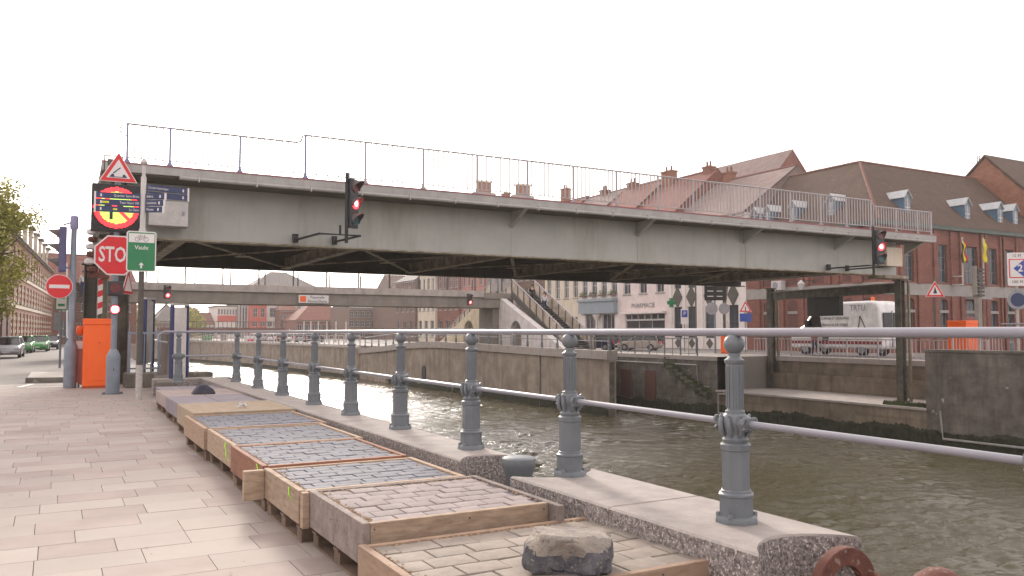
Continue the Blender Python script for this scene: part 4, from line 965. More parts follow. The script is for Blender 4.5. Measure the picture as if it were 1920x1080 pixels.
# cream house with iron balcony Y 71.9-79
house('shop_building', 'cream house with tall narrow windows left of the blue grey shopfront', fbk(79.), R90, 7.1, 12, 12.2, 'render_cream', 'roof_rose', 4.6, [(.8, 3.0, 3, 1.3), (5.0, 7.3, 4, .9), (8.8, 10.6, 4, .9)], 'x',
      chim=[(3.2, 6, 1.0, .8, 17.2, 'brick_orange')])
ro_cols = [('brick_brown', 'roof_red'), ('render_grey', 'roof_slate'), ('render_salmon', 'roof_red'), ('brick_red', 'roof_rose'), ('render_cream', 'roof_red'), ('brick_brown', 'roof_slate')]
y = 79.; lbls = ['brown brick house just left of the cream house', 'grey rendered house behind the footbridge stairs', 'salmon rendered house seen above the footbridge end', 'red brick house seen through the footbridge mesh',
                 'cream rendered house behind the cream arched stair wall', 'brown brick house at the far end of the shop row']
for i, (a, b2) in enumerate(ro_cols):
    wd = (6.2, 7.4, 6.6, 7, 6.4, 8)[i]; hh = (12.4, 11.2, 12, 10.5, 10., 9.)[i]; rg_ = (4.6, 5, 4.4, 4, 4, 3.5)[i]
    house('row_house', lbls[i], (48-.35*i, y+wd, 0), R90, wd, 12, hh, a, b2, rg_, [(.7, 3.0, 3, 1.2), (4.4, 6.5, 4, .85), (7.4, hh-1., 4, .85)], 'x', fm='frame_white', chim=[(wd*.2, 6, 1.1, .8, hh+rg_+1.6+(2 if i == 2 else 0), 'brick_orange')] , cat='house')
    y += wd
# stepped gable tower further back
p = atY(862, 345, 140); g = T('stepped_gable', (p[0], 140, 0), 'orange stepped gable poking above the bridge deck', 'gable')
mb = MB(); 
for wd, zt in ((4.4, 24.3), (2.8, 25.8), (1.5, 27.2)): mb.box(-wd/2, wd/2, 0 if wd > 4 else .02*wd, 1.5, 0 if wd > 4 else 24.3, zt)
mb.build('gable_wall', 'brick_orange', g); MB().box(-2.2, 2.2, 1.5, 12, 0, 20).build('house_body', 'brick_brown', g)
for px, tp in ((910, 342), (983, 348)):
    p = atY(px, tp, 125); g = T('chimney_stack', (p[0], 125, 0), 'broad brick chimney rising above the bridge deck, '+('left' if px < 950 else 'right')+' of two', 'chimney')
    MB().box(-1.2, 1.2, 0, 1, 0, p[2]).build('stack', 'brick_orange', g); MB().box(-1.35, 1.35, -.15, 1.15, p[2], p[2]+.3).build('cap', 'render_cream', g)
    MB().box(-2.0, 2.0, -.1, 1.3, p[2]-2.2, p[2]-1.7).build('ledge', 'render_grey', g)

# ---- brick corner building (L shape), corner at (48, 36.2)
cb_ = T('brick_corner_building', (48, 36.2, 0), 'large red brick corner building with brown tiled hip roof and dormers', 'building')
def bay(gp, W_, xs, skip=()):
    ops = []
    for i, (cx, ww) in enumerate(xs):
        ops.append((cx-ww/2, cx+ww/2, .9, 3.75)); ops.append((cx-ww/2-.05, cx+ww/2+.05, 4.9, 7.6))
    return ops
# south facade
xs = [(3.2, .9), (6.9, .9), (10.2, 1.5), (12.9, .9), (15., .9), (17.2, .9)]
mb = MB(); ops = bay(None, 19.5, xs); facade(mb, 19.5, 8.9, ops, .25); s_face = mb.build('wall', 'brick_red', cb_)
mb = MB(); xs2 = [(2.2, .9), (4.6, .9), (7.0, .9), (9.6, .9), (11., .7)]
ops2 = bay(None, 12., xs2); facade(mb, 12., 8.9, ops2, .25); w_face = mb.build('wall', 'brick_red', cb_); w_face.location = (0, 12., 0); w_face.rotation_euler.z = R90
for par, ops_, off in ((s_face, ops, 19.5), (w_face, ops2, 12.)):
    for o_ in ops_:
        window(par, *o_[:4], dep=.25, fm='window_frame', gm='glass', nx=2 if o_[1]-o_[0] > .5 else 1, nz=3)
        if o_[2] < 2:   # arched head in the top of the opening
            a, b2, zt = o_[0], o_[1], o_[3]; k = 8; r = (b2-a)/2; pts = [(a+r-r*math.cos(math.pi*j/k), zt-r*.55+r*.55*math.sin(math.pi*j/k)) for j in range(k+1)]
            MB().prism([(a, zt)]+pts[:k//2+1], .0, .2).build('arch_head', 'brick_red', par)
            MB().prism([(b2, zt)]+pts[k//2:][::-1], .0, .2).build('arch_head', 'brick_red', par)
            MB().box(a-.02, b2+.02, -.02, .1, 2.75, 2.95).build('lintel', 'band_stone', par)
    MB().box(-.03, off+.03, -.05, -.001, 3.95, 4.75).build('stone_band', 'band_stone', par)
    MB().box(-.3, off+.3, -.32, -.001, 8.62, 8.9).build('gutter', 'gutter_green', par)
    xx = [o_[0]-.5 for o_ in ops_ if o_[2] < 2]+[o_[1]+.5 for o_ in ops_ if o_[2] < 2]
    for x in xx:
        if .2 < x < off-.2:
            MB().box(x-.2, x+.2, -.14, -.052, 0, 3.94).build('pilaster', 'brick_red', par); MB().box(x-.2, x+.2, -.14, -.001, 4.76, 8.6).build('pilaster', 'brick_red', par)
MB().box(.02, 19.5, .3, 10.2, 0, 8.85).build('building_core', 'brick_dark', cb_); MB().box(.3, 10, 10.2, 12, 0, 8.85).build('building_core', 'brick_dark', cb_)
# roof
A = (5., 5.2, 14.25); e = .35
vs = [(-e, -e, 8.9), (19.5, -e, 8.9), (19.5, 5.2, 14.25), A, (-e, 12., 8.9), (5., 12., 14.25), (10.4, 12., 8.9), (10.4, 10.4, 8.9), (19.5, 10.4, 8.9)]
mb = MB().add(vs, [(0, 1, 2, 3), (0, 3, 5, 4), (3, 7, 6, 5), (3, 2, 8, 7), (4, 5, 6), (1, 8, 2)])
rf = mb.build('roof', 'roof_brown', cb_)
def ridge_line(p0, p1, k):
    p0, p1 = Vector(p0), Vector(p1); mb = MB()
    for i in range(k):
        a = p0.lerp(p1, i/k); b2 = p0.lerp(p1, (i+.95)/k); mb.tube([a, b2], [.12, .09], 6)
    o = mb.build('ridge_tiles', 'ridge', rf); o['kind'] = 'stuff'
ridge_line(A, (19.5, 5.2, 14.25), 44); ridge_line(A, (5., 12., 14.25), 20); ridge_line(A, (-e, -e, 8.95), 24)
def dormer(x, y, z, rz, w_=.7, h=1.55, dp=2.2):
    d = MB().box(-w_/2, w_/2, 0, dp, 0, h-.05).build('dormer', 'blue_trim', cb_); d.location = (x, y, z); d.rotation_euler.z = rz
    r_ = MB().add([(-w_/2-.12, -.12, h-.08), (0, -.12, h+.5), (w_/2+.12, -.12, h-.08), (-w_/2-.12, dp+.6, h-.08), (0, dp+.6, h+.5), (w_/2+.12, dp+.6, h-.08)], [(0, 3, 4, 1), (1, 4, 5, 2)]).build('dormer_roof', 'zinc', d)
    s_ = r_.modifiers.new('s', 'SOLIDIFY'); s_.thickness = .05
    MB().prism([(-w_/2, h-.05), (w_/2, h-.05), (0, h+.42)], -.01, .02).build('gable_pane', 'glass_pale', d)
    MB().box(-w_/2+.08, w_/2-.08, -.02, -.001, .1, h-.12).build('pane', 'glass_pale', d)
    MB().box(-.03, .03, -.04, -.021, .1, h-.12).build('glazing_bar', 'frame_white', d); MB().box(-w_/2+.08, w_/2-.08, -.04, -.021, h*.5, h*.5+.05).build('glazing_bar', 'frame_white', d)
for X in (51.9, 58.8, 62.9, 64.9): dormer(X-48, .55, 9.3, 0)
for Y in (40.4, 43.9, 46.4, 47.8): dormer(.55, Y-36.2, 9.3, R90)
# balcony and door bay on the south front
MB().box(9.2, 11.2, -.9, -.06, 3.75, 3.94).build('balcony_slab', 'band_stone', cb_)
MB().prism([(9.2, 0), (11.2, 0), (11.2, 2.5), (9.2, 2.5)], .02, .03).build('door', 'car_red', cb_)
# neighbours of the brick building
g = house('gabled_house', 'tall brick house with steep pale roof whose gable rises behind the brown roof', (68, 56, 0), 0, 0.01+0, 1, 1, 'brick_red', 'roof_rose', 1, [], 'flat') if False else None
g = house('gabled_house', 'tall brick house with steep faded roof whose gable rises behind the brown roof', (56.8, 56, 0), 0, 10.4, 14, 13.2, 'brick_red', 'roof_rose', 5.7, [(9.5, 11.2, 2, 1.)], 'y')
g = house('brick_house', 'orange brick house with steep roof at the right edge behind the brown roof', (67.9, 45.9, 0), R90, 9.4, 14, 10.8, 'brick_orange', 'roof_brown', 5.2, [(6.0, 7.8, 2, 1.), (9.0, 10.2, 2, 1.)], 'x')
# turn: gable faces canal
for o in kids(g): pass
bpy.data.objects.remove
def kill(o):
    for c_ in kids(o): kill(c_)
    bpy.data.objects.remove(o)
kill(g)
g = T('brick_house', (67.6, 36.4, 0), 'orange brick house whose gable rises at the right edge behind the brown roof', 'house')
mb = MB(); mb.prism([(0, 0), (9, 0), (9, 11.5), (4.2, 15.9), (0, 11.5)], 0, 14, 'x'); mb.build('wall', 'brick_orange', g)
mb = MB(); mb.add([(-.1, -.4, 11.15), (14, -.4, 11.15), (14, 4.2, 16.0), (-.1, 4.2, 16.0), (-.1, 9.4, 11.2), (14, 9.4, 11.2)], [(0, 1, 2, 3), (3, 2, 5, 4)])
r_ = mb.build('roof', 'roof_brown', g); s_ = r_.modifiers.new('s', 'SOLIDIFY'); s_.thickness = .18; s_.offset = 1
for q, lb in ((1832, 'left'), (1836, 'right')):
    p = atY(q, 292, 45); MB().tube([(0, 0, 13), (0, 0, p[2])], .05, 6).build('antenna', 'steel_dark', loc=(p[0], 45, 0)); tag(bpy.data.objects['antenna' if lb == 'left' else 'antenna.001'], lb+' one of two thin dark masts above the roofs at right', 'antenna')
# ---- distant buildings closing the canal
def far_house(px0, px1, ytop, yeave, Y, wall, roof, label, rows, rtype='x', hip=0, D_=12, fm='frame_white', gm='glass', sill=False, name='distant_house'):
    a = atY(px0, yeave, Y); b2 = atY(px1, yeave, Y); t = atY((px0+px1)/2, ytop, Y+D_/2); H_ = (a[2]+b2[2])/2; W_ = b2[0]-a[0]
    return house(name, label, (a[0], Y, 0), 0, W_, D_, H_, wall, roof, max(.3, t[2]-H_), [(z0*H_, z1*H_, n_, ww) for z0, z1, n_, ww in rows], rtype, fm=fm, gm=gm, hip=hip, sill=sill)
far_house(290, 345, 572, 603, 180, 'brick_brown', 'roof_slate', 'distant brown house with dark slate roof left of the blue framed panel', [(.2, .7, 3, 1.)], hip=3)
far_house(344, 378, 580, 606, 185, 'render_cream', 'roof_red', 'distant cream house with orange red roof right of the blue framed panel', [(.15, .4, 4, 1.), (.55, .8, 4, 1.)])
far_house(378, 410, 588, 608, 188, 'render_white', 'roof_red', 'distant white house with a low red roof left of the modern block', [(.15, .4, 4, 1.), (.55, .8, 4, 1.)])
g = far_house(408, 446, 572, 575, 185, 'render_white', 'roof_slate', 'distant modern block with a white upper floor and a red stripe', [(.74, .92, 7, .45), (.1, .35, 5, .8)], 'flat')
W_ = 4.7
bb = atY(408, 600, 185); MB().box(0, atY(446, 600, 185)[0]-bb[0], -.1, -.01, bb[2]-.4, bb[2]+1.0).build('red_stripe', 'red_panel', g)
g = far_house(446, 472, 566, 570, 184, 'render_grey', 'roof_slate', 'distant grey block with white vertical fins', [(.1, .9, 4, .7)], 'flat')
for i in range(6): MB().box(.1+i*.6, .3+i*.6, -.5, -.01, .2, 7.6).build('fin', 'frame_white', g)
g = far_house(472, 500, 566, 571, 180, 'red_panel', 'roof_slate', 'distant block with red panelled front', [(.62, .9, 2, .9), (.35, .5, 2, 1.)], 'flat')
g = far_house(500, 526, 566, 571, 181, 'render_white', 'roof_slate', 'distant white block with one large dark window', [(.62, .9, 1, 1.6), (.35, .5, 2, 1.)], 'flat')
far_house(526, 560, 562, 582, 176, 'brick_red', 'roof_red', 'distant brick house beside the hip roofed brick building', [(.1, .4, 4, .8), (.55, .85, 5, .5)], hip=2)
far_house(556, 662, 566, 600, 165, 'brick_red', 'roof_red', 'distant long brick building with red hip roof behind the flagpoles', [(.1, .75, 9, .9)], hip=5)
far_house(655, 745, 566, 578, 150, 'brick_brown', 'roof_slate', 'distant brown block with many narrow windows beyond the footbridge', [(.08, .28, 9, .8), (.4, .6, 9, .8), (.7, .9, 9, .8)])
far_house(742, 836, 520, 552, 138, 'brick_brown', 'roof_rose', 'brown block with faded roof seen through the footbridge mesh', [(.08, .28, 8, 1.), (.4, .58, 8, 1.), (.7, .9, 8, 1.)])
far_house(465, 610, 512, 545, 250, 'render_grey', 'roof_slate', 'huge distant grey hip roof above the footbridge', [(.6, .8, 10, 1.2)], hip=9, D_=24)
far_house(236, 300, 590, 600, 190, 'brick_red', 'roof_red', 'low distant brick house left of the signpost', [(.2, .7, 5, 1.)], hip=3)
far_house(300, 420, 594, 606, 215, 'brick_orange', 'roof_red', 'low distant row of orange roofs behind the modern block', [(.2, .7, 8, 1.)])
# distant brown footbridge
g = T('distant_bridge', (-20, 156, 0), 'distant low brown bridge crossing at the end of the canal', 'bridge')
a = atY(300, 614, 140); c_ = atY(535, 620, 140)
MB().box(a[0], c_[0], 140, 142, c_[2]-.3, c_[2]+.45).build('deck', 'rust', g, world=True)
MB().box(a[0], c_[0], 139.9, 139.97, c_[2]+1.4, c_[2]+1.5).build('handrail', 'steel_dark', g, world=True)
for i in range(30):
    x = a[0]+(c_[0]-a[0])*i/29; MB().box(x-.04, x+.04, 139.9, 140, c_[2]+.45, c_[2]+1.4).build('railing_post', 'steel_dark', g, world=True)
for x in (a[0]+1, c_[0]-1, (a[0]+c_[0])/2): MB().box(x-.3, x+.3, 140.2, 141.5, -3.6, c_[2]-.3).build('pier', 'concrete_beam', g, world=True)
# flagpoles
fpm = MB().tube([(0, 0, 0), (0, 0, 6.)], .13, 6).mesh('flagpole', 'frame_white')
posn = ['leftmost', 'second from left', 'third from left', 'middle', 'third from right', 'second from right', 'rightmost']
for i, px in enumerate((543, 570, 583, 597, 613, 630, 649)):
    p = atY(px, 600, 130-i*4); o = link(fpm, 'flagpole', None, (p[0], p[1], -.2)); o.scale.z = (p[2]-.0+ (0 if i else -1.2))/6.; o.scale.x = o.scale.y = .8
    tag(o, posn[i]+' of the seven bare white flagpoles on the far quay', 'flagpole', 'white flagpoles on the far quay')

# ---- left street buildings (face +X)
ang = math.atan2(103-73.1, -.3+2.0)
u = Vector((math.cos(ang), math.sin(ang)))
o0 = Vector((-2.0, 73.1))-u*9
g = house('long_brick_building', 'long brick building with pale stone bands, dormers and many windows along the left street', (o0.x, o0.y, 0), ang, 40, 10, 8.1, 'brick_orange', 'roof_brown', 4.2,
          [(.9, 2.8, 15, 1.1), (3.5, 4.9, 15, 1.1), (5.7, 7.3, 15, 1.1)], 'x', fm='frame_white', gm='glass_pale', cat='building')
for i in range(15):
    x = 40*(i+.5)/15
    for z0, z1 in ((.9, 2.8), (3.5, 4.9), (5.7, 7.3)):
        for k in range(int((z1-z0)/.45)):
            for sx in (-.75, .75): MB().box(x+sx-.16, x+sx+.16, -.03, -.001, z0+k*.45, z0+k*.45+.22).build('quoin', 'render_cream', g)
for z in (3.1, 5.25): MB().box(0, 40, -.05, -.001, z, z+.22).build('stone_band', 'render_cream', g)
for i in range(8):
    x = 3+i*4.8; d = MB().box(x-.7, x+.7, .2, 2.6, 8.15, 10.1).build('dormer', 'render_cream', g); MB().box(x-.45, x+.45, .17, .199, 8.4, 9.7).build('pane', 'glass', d)
    MB().box(x-.9, x+.9, .0, 3.2, 10.1, 10.3).build('dormer_roof', 'roof_slate', d)
o1 = o0-u*.05
g = house('brick_house', 'dark brick house behind the tree at the left edge', (o1.x-u.x*16, o1.y-u.y*16, 0), ang, 16, 10, 8.6, 'brick_dark', 'roof_brown', 4.4, [(.9, 2.8, 5, 1.1), (4.2, 6.4, 5, 1.1)], 'x')
g = house('brick_house', 'red brick house closing the left street beyond the long building', (-.1, 107, 0), R(12), 9, 9, 7., 'brick_red', 'roof_red', 3.5, [(.9, 2.6, 4, .9), (3.8, 5.6, 4, .9)], 'x')
g = house('brick_house', 'small pale house far down the left street', (-14, 135, 0), 0, 14, 9, 7., 'render_salmon', 'roof_red', 3.5, [(.9, 2.6, 5, .9), (3.8, 5.6, 5, .9)], 'x')

# ================================================================ TREE
def tree(x, y, label, crown_c, rx, ry, rz_, nleaf, seed):
    rr = random.Random(seed); g = T('tree', (x, y, 0), label, 'tree'); mb = MB()
    C = Vector(crown_c); mb.tube([(0, 0, 0), (.05, 0, 1.2), (.0, .05, 2.4), (.1, 0, 3.6)], [.22, .17, .15, .11], 10)
    limbs = []
    for i in range(16):
        d = Vector((rr.gauss(0, 1), rr.gauss(0, 1), rr.gauss(0, .8))).normalized(); e_ = Vector((C.x+d.x*rx*.85, C.y+d.y*ry*.85, C.z+d.z*rz_*.85))
        s0 = Vector((0, 0, 1.9+rr.random()*1.6)); mdp = s0.lerp(e_, .5)+Vector((0, 0, .3)); mb.tube([s0, mdp, e_], [.07, .045, .012], 6); limbs.append(e_)
    mb.build('trunk', 'bark', g, True)
    lf = MB(); cl = []
    for i in range(70):
        d = Vector((rr.gauss(0, 1), rr.gauss(0, 1), rr.gauss(0, 1))).normalized()*rr.uniform(.35, 1)
        cl.append((Vector((C.x+d.x*rx, C.y+d.y*ry, C.z+d.z*rz_)), rr.uniform(.3, .65)))
    for i in range(nleaf):
        c0, r0 = rr.choice(cl); p = c0+Vector((rr.gauss(0, 1), rr.gauss(0, 1), rr.gauss(0, .8)))*r0*.55
        a = Vector((rr.gauss(0, 1), rr.gauss(0, 1), rr.gauss(0, .6))).normalized(); b2 = a.cross(Vector((rr.random(), rr.random(), rr.random()))).normalized(); s_ = rr.uniform(.04, .085)
        lf.add([p-a*s_, p+b2*s_*.5, p+a*s_, p-b2*s_*.5], [(0, 1, 2, 3)])
    tag(lf.build('crown', 'leaf', g), kind='stuff')
tree(-2.75, 34, 'yellow green street tree overhanging the left edge above the parked cars', (.3, 0, 4.25), 1.8, 2.1, 2.8, 36000, 3)
def bush(name, label, x, y, r, h, m_, seed, n_=1500, z=0):
    rr = random.Random(seed); lf = MB()
    for i in range(n_):
        d = Vector((rr.gauss(0, 1), rr.gauss(0, 1), rr.gauss(0, 1))).normalized()*rr.uniform(.5, 1); p = Vector((d.x*r, d.y*r, h/2+d.z*h/2)); s_ = .12*max(1, r/2)
        lf.add([p+Vector((rr.gauss(0, s_), rr.gauss(0, s_), rr.gauss(0, s_))) for _ in range(4)], [(0, 1, 2), (0, 2, 3)])
    g = T(name, (x, y, z), label, 'tree'); lf.build('crown', m_, g); MB().tube([(0, 0, 0), (0, 0, h*.6)], [.3, .15], 8).build('trunk', 'bark', g)
for i, (px, Y, lb) in enumerate(((256, 150, 'small far tree just left of the signpost pole'), (352, 160, 'small far tree right of the blue framed panel'))):
    p = atY(px, 612, Y); bush('far_tree', lb, p[0], Y, 3.2, 6., 'leaf', 40+i)

# ================================================================ VEHICLES
def wheel_set(g, xs, yw, r=.32, tm='tyre'):
    for x in xs:
        for s_ in (-1, 1):
            w_ = MB().disc((0, 0), r, -.1, .1, 18).build('wheel', 'tyre', g, True); w_.location = (x, s_*yw, r)
            MB().disc((0, 0), r*.6, -.115*1, -.101, 12).build('rim', 'chrome', w_); MB().disc((0, 0), r*.6, .101, .115, 12).build('rim', 'chrome', w_)
def car(name, label, loc, rz, body, group, hatch=True, detail=True):
    """front towards +x"""
    g = T(name, loc, label, 'car', group, rz)
    pl = [(-2.0, .28), (-2.08, .5), (-2.05, .82), (-1.9, .95), (-1.2, .98), (.7, .95), (1.5, .86), (2.02, .68), (2.1, .45), (2.02, .26), (1.65, .22), (-1.6, .22)]
    MB().prism(pl, -.84, .84).build('body', body, g, True, bevel=.07)
    roofz = 1.45; t0, t1 = (-1.75 if hatch else -1.2), (.35); b0, b1 = -1.98 if hatch else -1.7, 1.0
    vs = [(b0, -.8, .93), (b1, -.8, .93), (b1, .8, .93), (b0, .8, .93), (t0, -.62, roofz-.03), (t1-.25, -.62, roofz-.03), (t1-.25, .62, roofz-.03), (t0, .62, roofz-.03)]
    MB().add(vs, [(0, 1, 5, 4), (1, 2, 6, 5), (2, 3, 7, 6), (3, 0, 4, 7), (4, 5, 6, 7), (3, 2, 1, 0)]).build('windows', 'glass_black', g)
    MB().box(t0-.03, t1-.22, -.65, .65, roofz-.03, roofz+.03).build('roof', body, g, True, bevel=.025)
    for s_ in (-1, 1):
        for a, b2 in ((b0, t0), (b1, t1-.25), (-.5, -.55), (.35 if False else -.5, -.55)):
            MB().bar((a, s_*.805, .93), (b2, s_*.625, roofz), .07, .05, (0, 1, 0)).build('pillar', body, g)
        MB().box(1.93, 2.09, s_*.65-.16, s_*.65+.16, .58, .72).build('headlight', 'headlight', g)
        MB().box(-2.11, -2.0, s_*.68-.13, s_*.68+.13, .65, .92).build('tail_light', 'tail', g)
    MB().box(2.09, 2.12, -.26, .26, .36, .47).build('number_plate', 'sign_white', g); MB().box(-2.12, -2.07, -.26, .26, .5, .62).build('number_plate', 'sign_white', g)
    wheel_set(g, (-1.3, 1.3), .78); g.scale = (.78,)*3; return g
# left street: facing the viewer
p = atz(-8, 684, 0); car('parked_car', 'black car cut by the left edge of the picture', (p[0]-1.0, p[1]+4, 0), R(-90), 'car_black', 'cars parked in the left street')
p = atz(37, 677, 0); car('parked_car', 'silver car parked in the left street nearest behind the black one', (p[0]-.75, p[1]+7, 0), R(-93), 'car_silver', 'cars parked in the left street')
p = atz(50, 670, 0); car('parked_car', 'green roofed white car right behind the silver one', (p[0]-.55, p[1]+12.0, 0), R(-93), 'car_green', 'cars parked in the left street')
p = atz(68, 668, 0); g = car('parked_van', 'small green and white van in the left street', (p[0]-.1, p[1]+14.0, 0), R(-93), 'car_green', 'cars parked in the left street')
p = atz(93, 660, 0); car('parked_car', 'dark car far down the left street', (p[0], p[1]+10, 0), R(-95), 'car_navy', 'cars parked in the left street')
# far bank parked cars
car('parked_car', 'dark estate car parked in front of the blue grey shopfront', (36.6, 52.6, 0.02), R(120), 'car_navy', 'cars parked by the shops')
car('parked_car', 'silver beige car parked in front of the pharmacy', (39.0, 50.3, 0.02), R(125), 'car_beige', 'cars parked by the shops')
car('parked_car', 'dark blue car parked between the two by the shops', (40.0, 54.4, 0.02), R(120), 'car_navy', 'cars parked by the shops')
fcs = ['car_white', 'car_silver', 'car_white', 'car_red', 'car_white', 'car_silver', 'car_navy']
fl = ['white car, leftmost in the far row below the flagpoles', 'silver car, second from left in the far row below the flagpoles', 'white car, third from left in the far row below the flagpoles', 'dark red car in the far row below the flagpoles',
      'white car just right of the dark red one in the far row', 'silver car, second from right in the far row below the flagpoles', 'navy car, rightmost in the far row below the flagpoles']
for i in range(7):
    p = atY(488+i*17, 640, 128-i*3); car('parked_car', fl[i], (p[0], p[1], 0), R(20+i*5), fcs[i], 'far cars below the flagpoles')
# white van
v = T('white_van', (41.1, 33.4, .02), 'white high roof works van with orange beacon and lettering parked across the canal', 'van', rz=R(90))
pl = [(-3.15, .45), (-3.2, 1.1), (-3.12, 2.3), (-2.95, 2.72), (-2.5, 2.8), (.9, 2.78), (1.25, 2.65), (2.2, 1.62), (3.0, 1.3), (3.2, 1.05), (3.25, .5), (3.1, .38), (-3.0, .38)]
MB().prism(pl, -.98, .98).build('body', 'car_white', v, True, bevel=.13)
MB().box(-3.225, -3.17, -.78, -.05, 1.35, 2.2).build('rear_window', 'glass_black', v, bevel=.02); MB().box(-3.225, -3.17, .05, .78, 1.35, 2.2).build('rear_window', 'glass_black', v, bevel=.02)
MB().box(-3.22, -3.17, -.02, .02, .5, 2.3).build('door_seam', 'sign_back', v)
for s_ in (-1, 1):
    MB().prism([(.85, 1.5), (1.0, 2.25), (1.3, 2.3), (2.0, 1.6), (1.95, 1.5)], s_*.985-.01, s_*.985+.01).build('door_window', 'glass_black', v)
    MB().box(-3.2, 3.2, s_*.99-.008, s_*.99+.008, .62, .78).build('red_stripe', 'stripe_red', v)
    MB().box(-3.24, -3.18, s_*.86-.08, s_*.86+.08, 1.0, 1.35).build('tail_light', 'tail', v); MB().box(3.1, 3.24, s_*.75-.14, s_*.75+.14, .85, 1.1).build('headlight', 'headlight', v)
    MB().box(1.75, 1.95, s_*1.08-.1, s_*1.08+.1, 1.5, 1.85).build('mirror', 'black', v)
MB().add([(1.32, -.85, 2.62), (2.2, -.88, 1.66), (2.2, .88, 1.66), (1.32, .85, 2.62), (1.28, -.85, 2.6), (2.16, -.88, 1.62), (2.16, .88, 1.62), (1.28, .85, 2.6)],
         [(0, 1, 2, 3), (7, 6, 5, 4), (0, 4, 5, 1), (1, 5, 6, 2), (2, 6, 7, 3), (3, 7, 4, 0)]).build('windscreen', 'glass_black', v)
MB().lathe([(.09, 0), (.09, .16), (.05, .2)], 12, (-2.2, .3, 2.8)).build('beacon', 'orange', v, True)
wheel_set(v, (-1.9, 2.15), .86, .36); v.scale = (1, 1, 1.13)
MB().box(.35, .8, .98, .992, .6, 1.45).build('open_door_gap', 'housing', v)
# lettering on the side facing the canal (local +y)
for s_, z, sz in (('CURAGE ET DRAGAGE', 1.95, .2), ('TRAVAUX DE VOIRIE', 1.6, .2), ("DRAINAGE ET CURAGES D'ETANGS", 1.25, .2)):
    text(s_, sz, 'steel_dark', v, (-.1 if len(s_) < 20 else -.55, 1.0, z), rot=(R(90), 0, R(180)), sx=1.)
text('TRTU.', .42, 'sign_back', v, (-1.75, 1.0, 2.45), rot=(R(90), 0, R(180)), sx=1.)
tri = MB(); 
for a, b2 in (((-2.3, 1.25), (-1.7, 1.25)), ((-2.3, 1.25), (-1.85, 2.05)), ((-1.7, 1.25), (-1.85, 2.05))): tri.bar((a[0], .995, a[1]), (b2[0], .995, b2[1]), .02, .05)
tri.build('emblem', 'steel_dark', v)

# ================================================================ SIGNS AND POLES ON THE NEAR SIDE
def person(label, loc, rz, top, legs, sc_=1., stride=.18, hair='hair', lean=0, armf=.12):
    g = T('person', loc, label, 'person', None, rz)
    def skin(name, vs, es, rs, m_, par):
        me = bpy.data.meshes.new(name); me.from_pydata(vs, es, []); me.materials.append(MT[m_]); o = link(me, name, par)
        mdf = o.modifiers.new('skin', 'SKIN')
        for i, r in enumerate(rs): me.skin_vertices[0].data[i].radius = (r, r)
        me.skin_vertices[0].data[0].use_root = True
        s_ = o.modifiers.new('sub', 'SUBSURF'); s_.levels = 1; s_.render_levels = 1
        for p in me.polygons: p.use_smooth = True
        mdf.use_smooth_shade = True
        return o
    f = stride
    V = [(0, 0, .95), (0, 0, 1.15), (0, 0, 1.38), (0, 0, 1.5), (0, .01, 1.58), (0, .01, 1.68),
         (.1, 0, .9), (.11, f*.6, .5), (.11, f, .08), (.11, f+.15, .04), (-.1, 0, .9), (-.11, -f*.2, .5), (-.11, -f, .1), (-.11, -f+.14, .04),
         (.19, 0, 1.4), (.25, -armf, 1.13), (.24, .04-armf, .88), (.24, .08-armf, .8), (-.19, 0, 1.4), (-.25, armf*.5, 1.13), (-.24, armf, .88), (-.24, armf+.03, .8)]
    Ed = [(0, 1), (1, 2), (2, 3), (3, 4), (4, 5), (0, 6), (6, 7), (7, 8), (8, 9), (0, 10), (10, 11), (11, 12), (12, 13), (2, 14), (14, 15), (15, 16), (16, 17), (2, 18), (18, 19), (19, 20), (20, 21)]
    Rr = [.12, .11, .13, .05, .085, .07, .08, .05, .035, .03, .08, .05, .035, .03, .05, .035, .026, .03, .05, .035, .026, .03]
    skin('body', V, Ed, Rr, 'skin', g)
    skin('jacket', [V[i] for i in (1, 0, 2, 14, 15, 16, 18, 19, 20)], [(0, 1), (0, 2), (2, 3), (3, 4), (4, 5), (2, 6), (6, 7), (7, 8)], [.14, .15, .155, .075, .055, .045, .075, .055, .045], top, g)
    skin('trousers', [V[i] for i in (0, 6, 7, 8, 10, 11, 12)], [(0, 1), (1, 2), (2, 3), (0, 4), (4, 5), (5, 6)], [.13, .1, .07, .055, .1, .07, .055], legs, g)
    for i in (9, 13): MB().lathe([(.05, -.04), (.055, 0), (.03, .05)], 8, (V[i][0], V[i][1]-.05, .04), sy=2.2).build('shoe', 'black', g, True)
    MB().lathe([(.001, .115), (.06, .1), (.098, .05), (.1, .0), (.085, -.03)][::-1], 12, (0, -.015, 1.665)).build('hair', hair, g, True)
    MB().box(-.012, .012, .1, .125, 1.615, 1.65).build('nose', 'skin', g)
    g.scale = (sc_*.83,)*3; return g
def stz(y, ytop=54.5, ztop=4.3, ybot=46.4, zbot=0.): return zbot+(ztop-zbot)*(y-ybot)/(ytop-ybot)+.1
person('person in a black jacket climbing the right footbridge stairs', (30.9, 52.7, stz(52.7)), R(0), 'cloth_black', 'cloth_black')
person('person in white and blue clothes on the right footbridge stairs', (31.3, 51.6, stz(51.6)), R(180), 'cloth_white', 'cloth_jean')
person('person in a blue and white top on the left stairs behind the stop sign', (1.45, 52.6, 4.3*(52.6-46)/8.5+.1), R(180), 'cloth_white', 'cloth_blue')
person('person in dark clothes on the pavement in front of the pharmacy', (38.5, 52.0, .02), R(60), 'cloth_black', 'cloth_black')
person('person in a reddish jacket working at the open van door', (39.9, 34.6, .02), R(-80), 'stripe_red', 'cloth_jean')

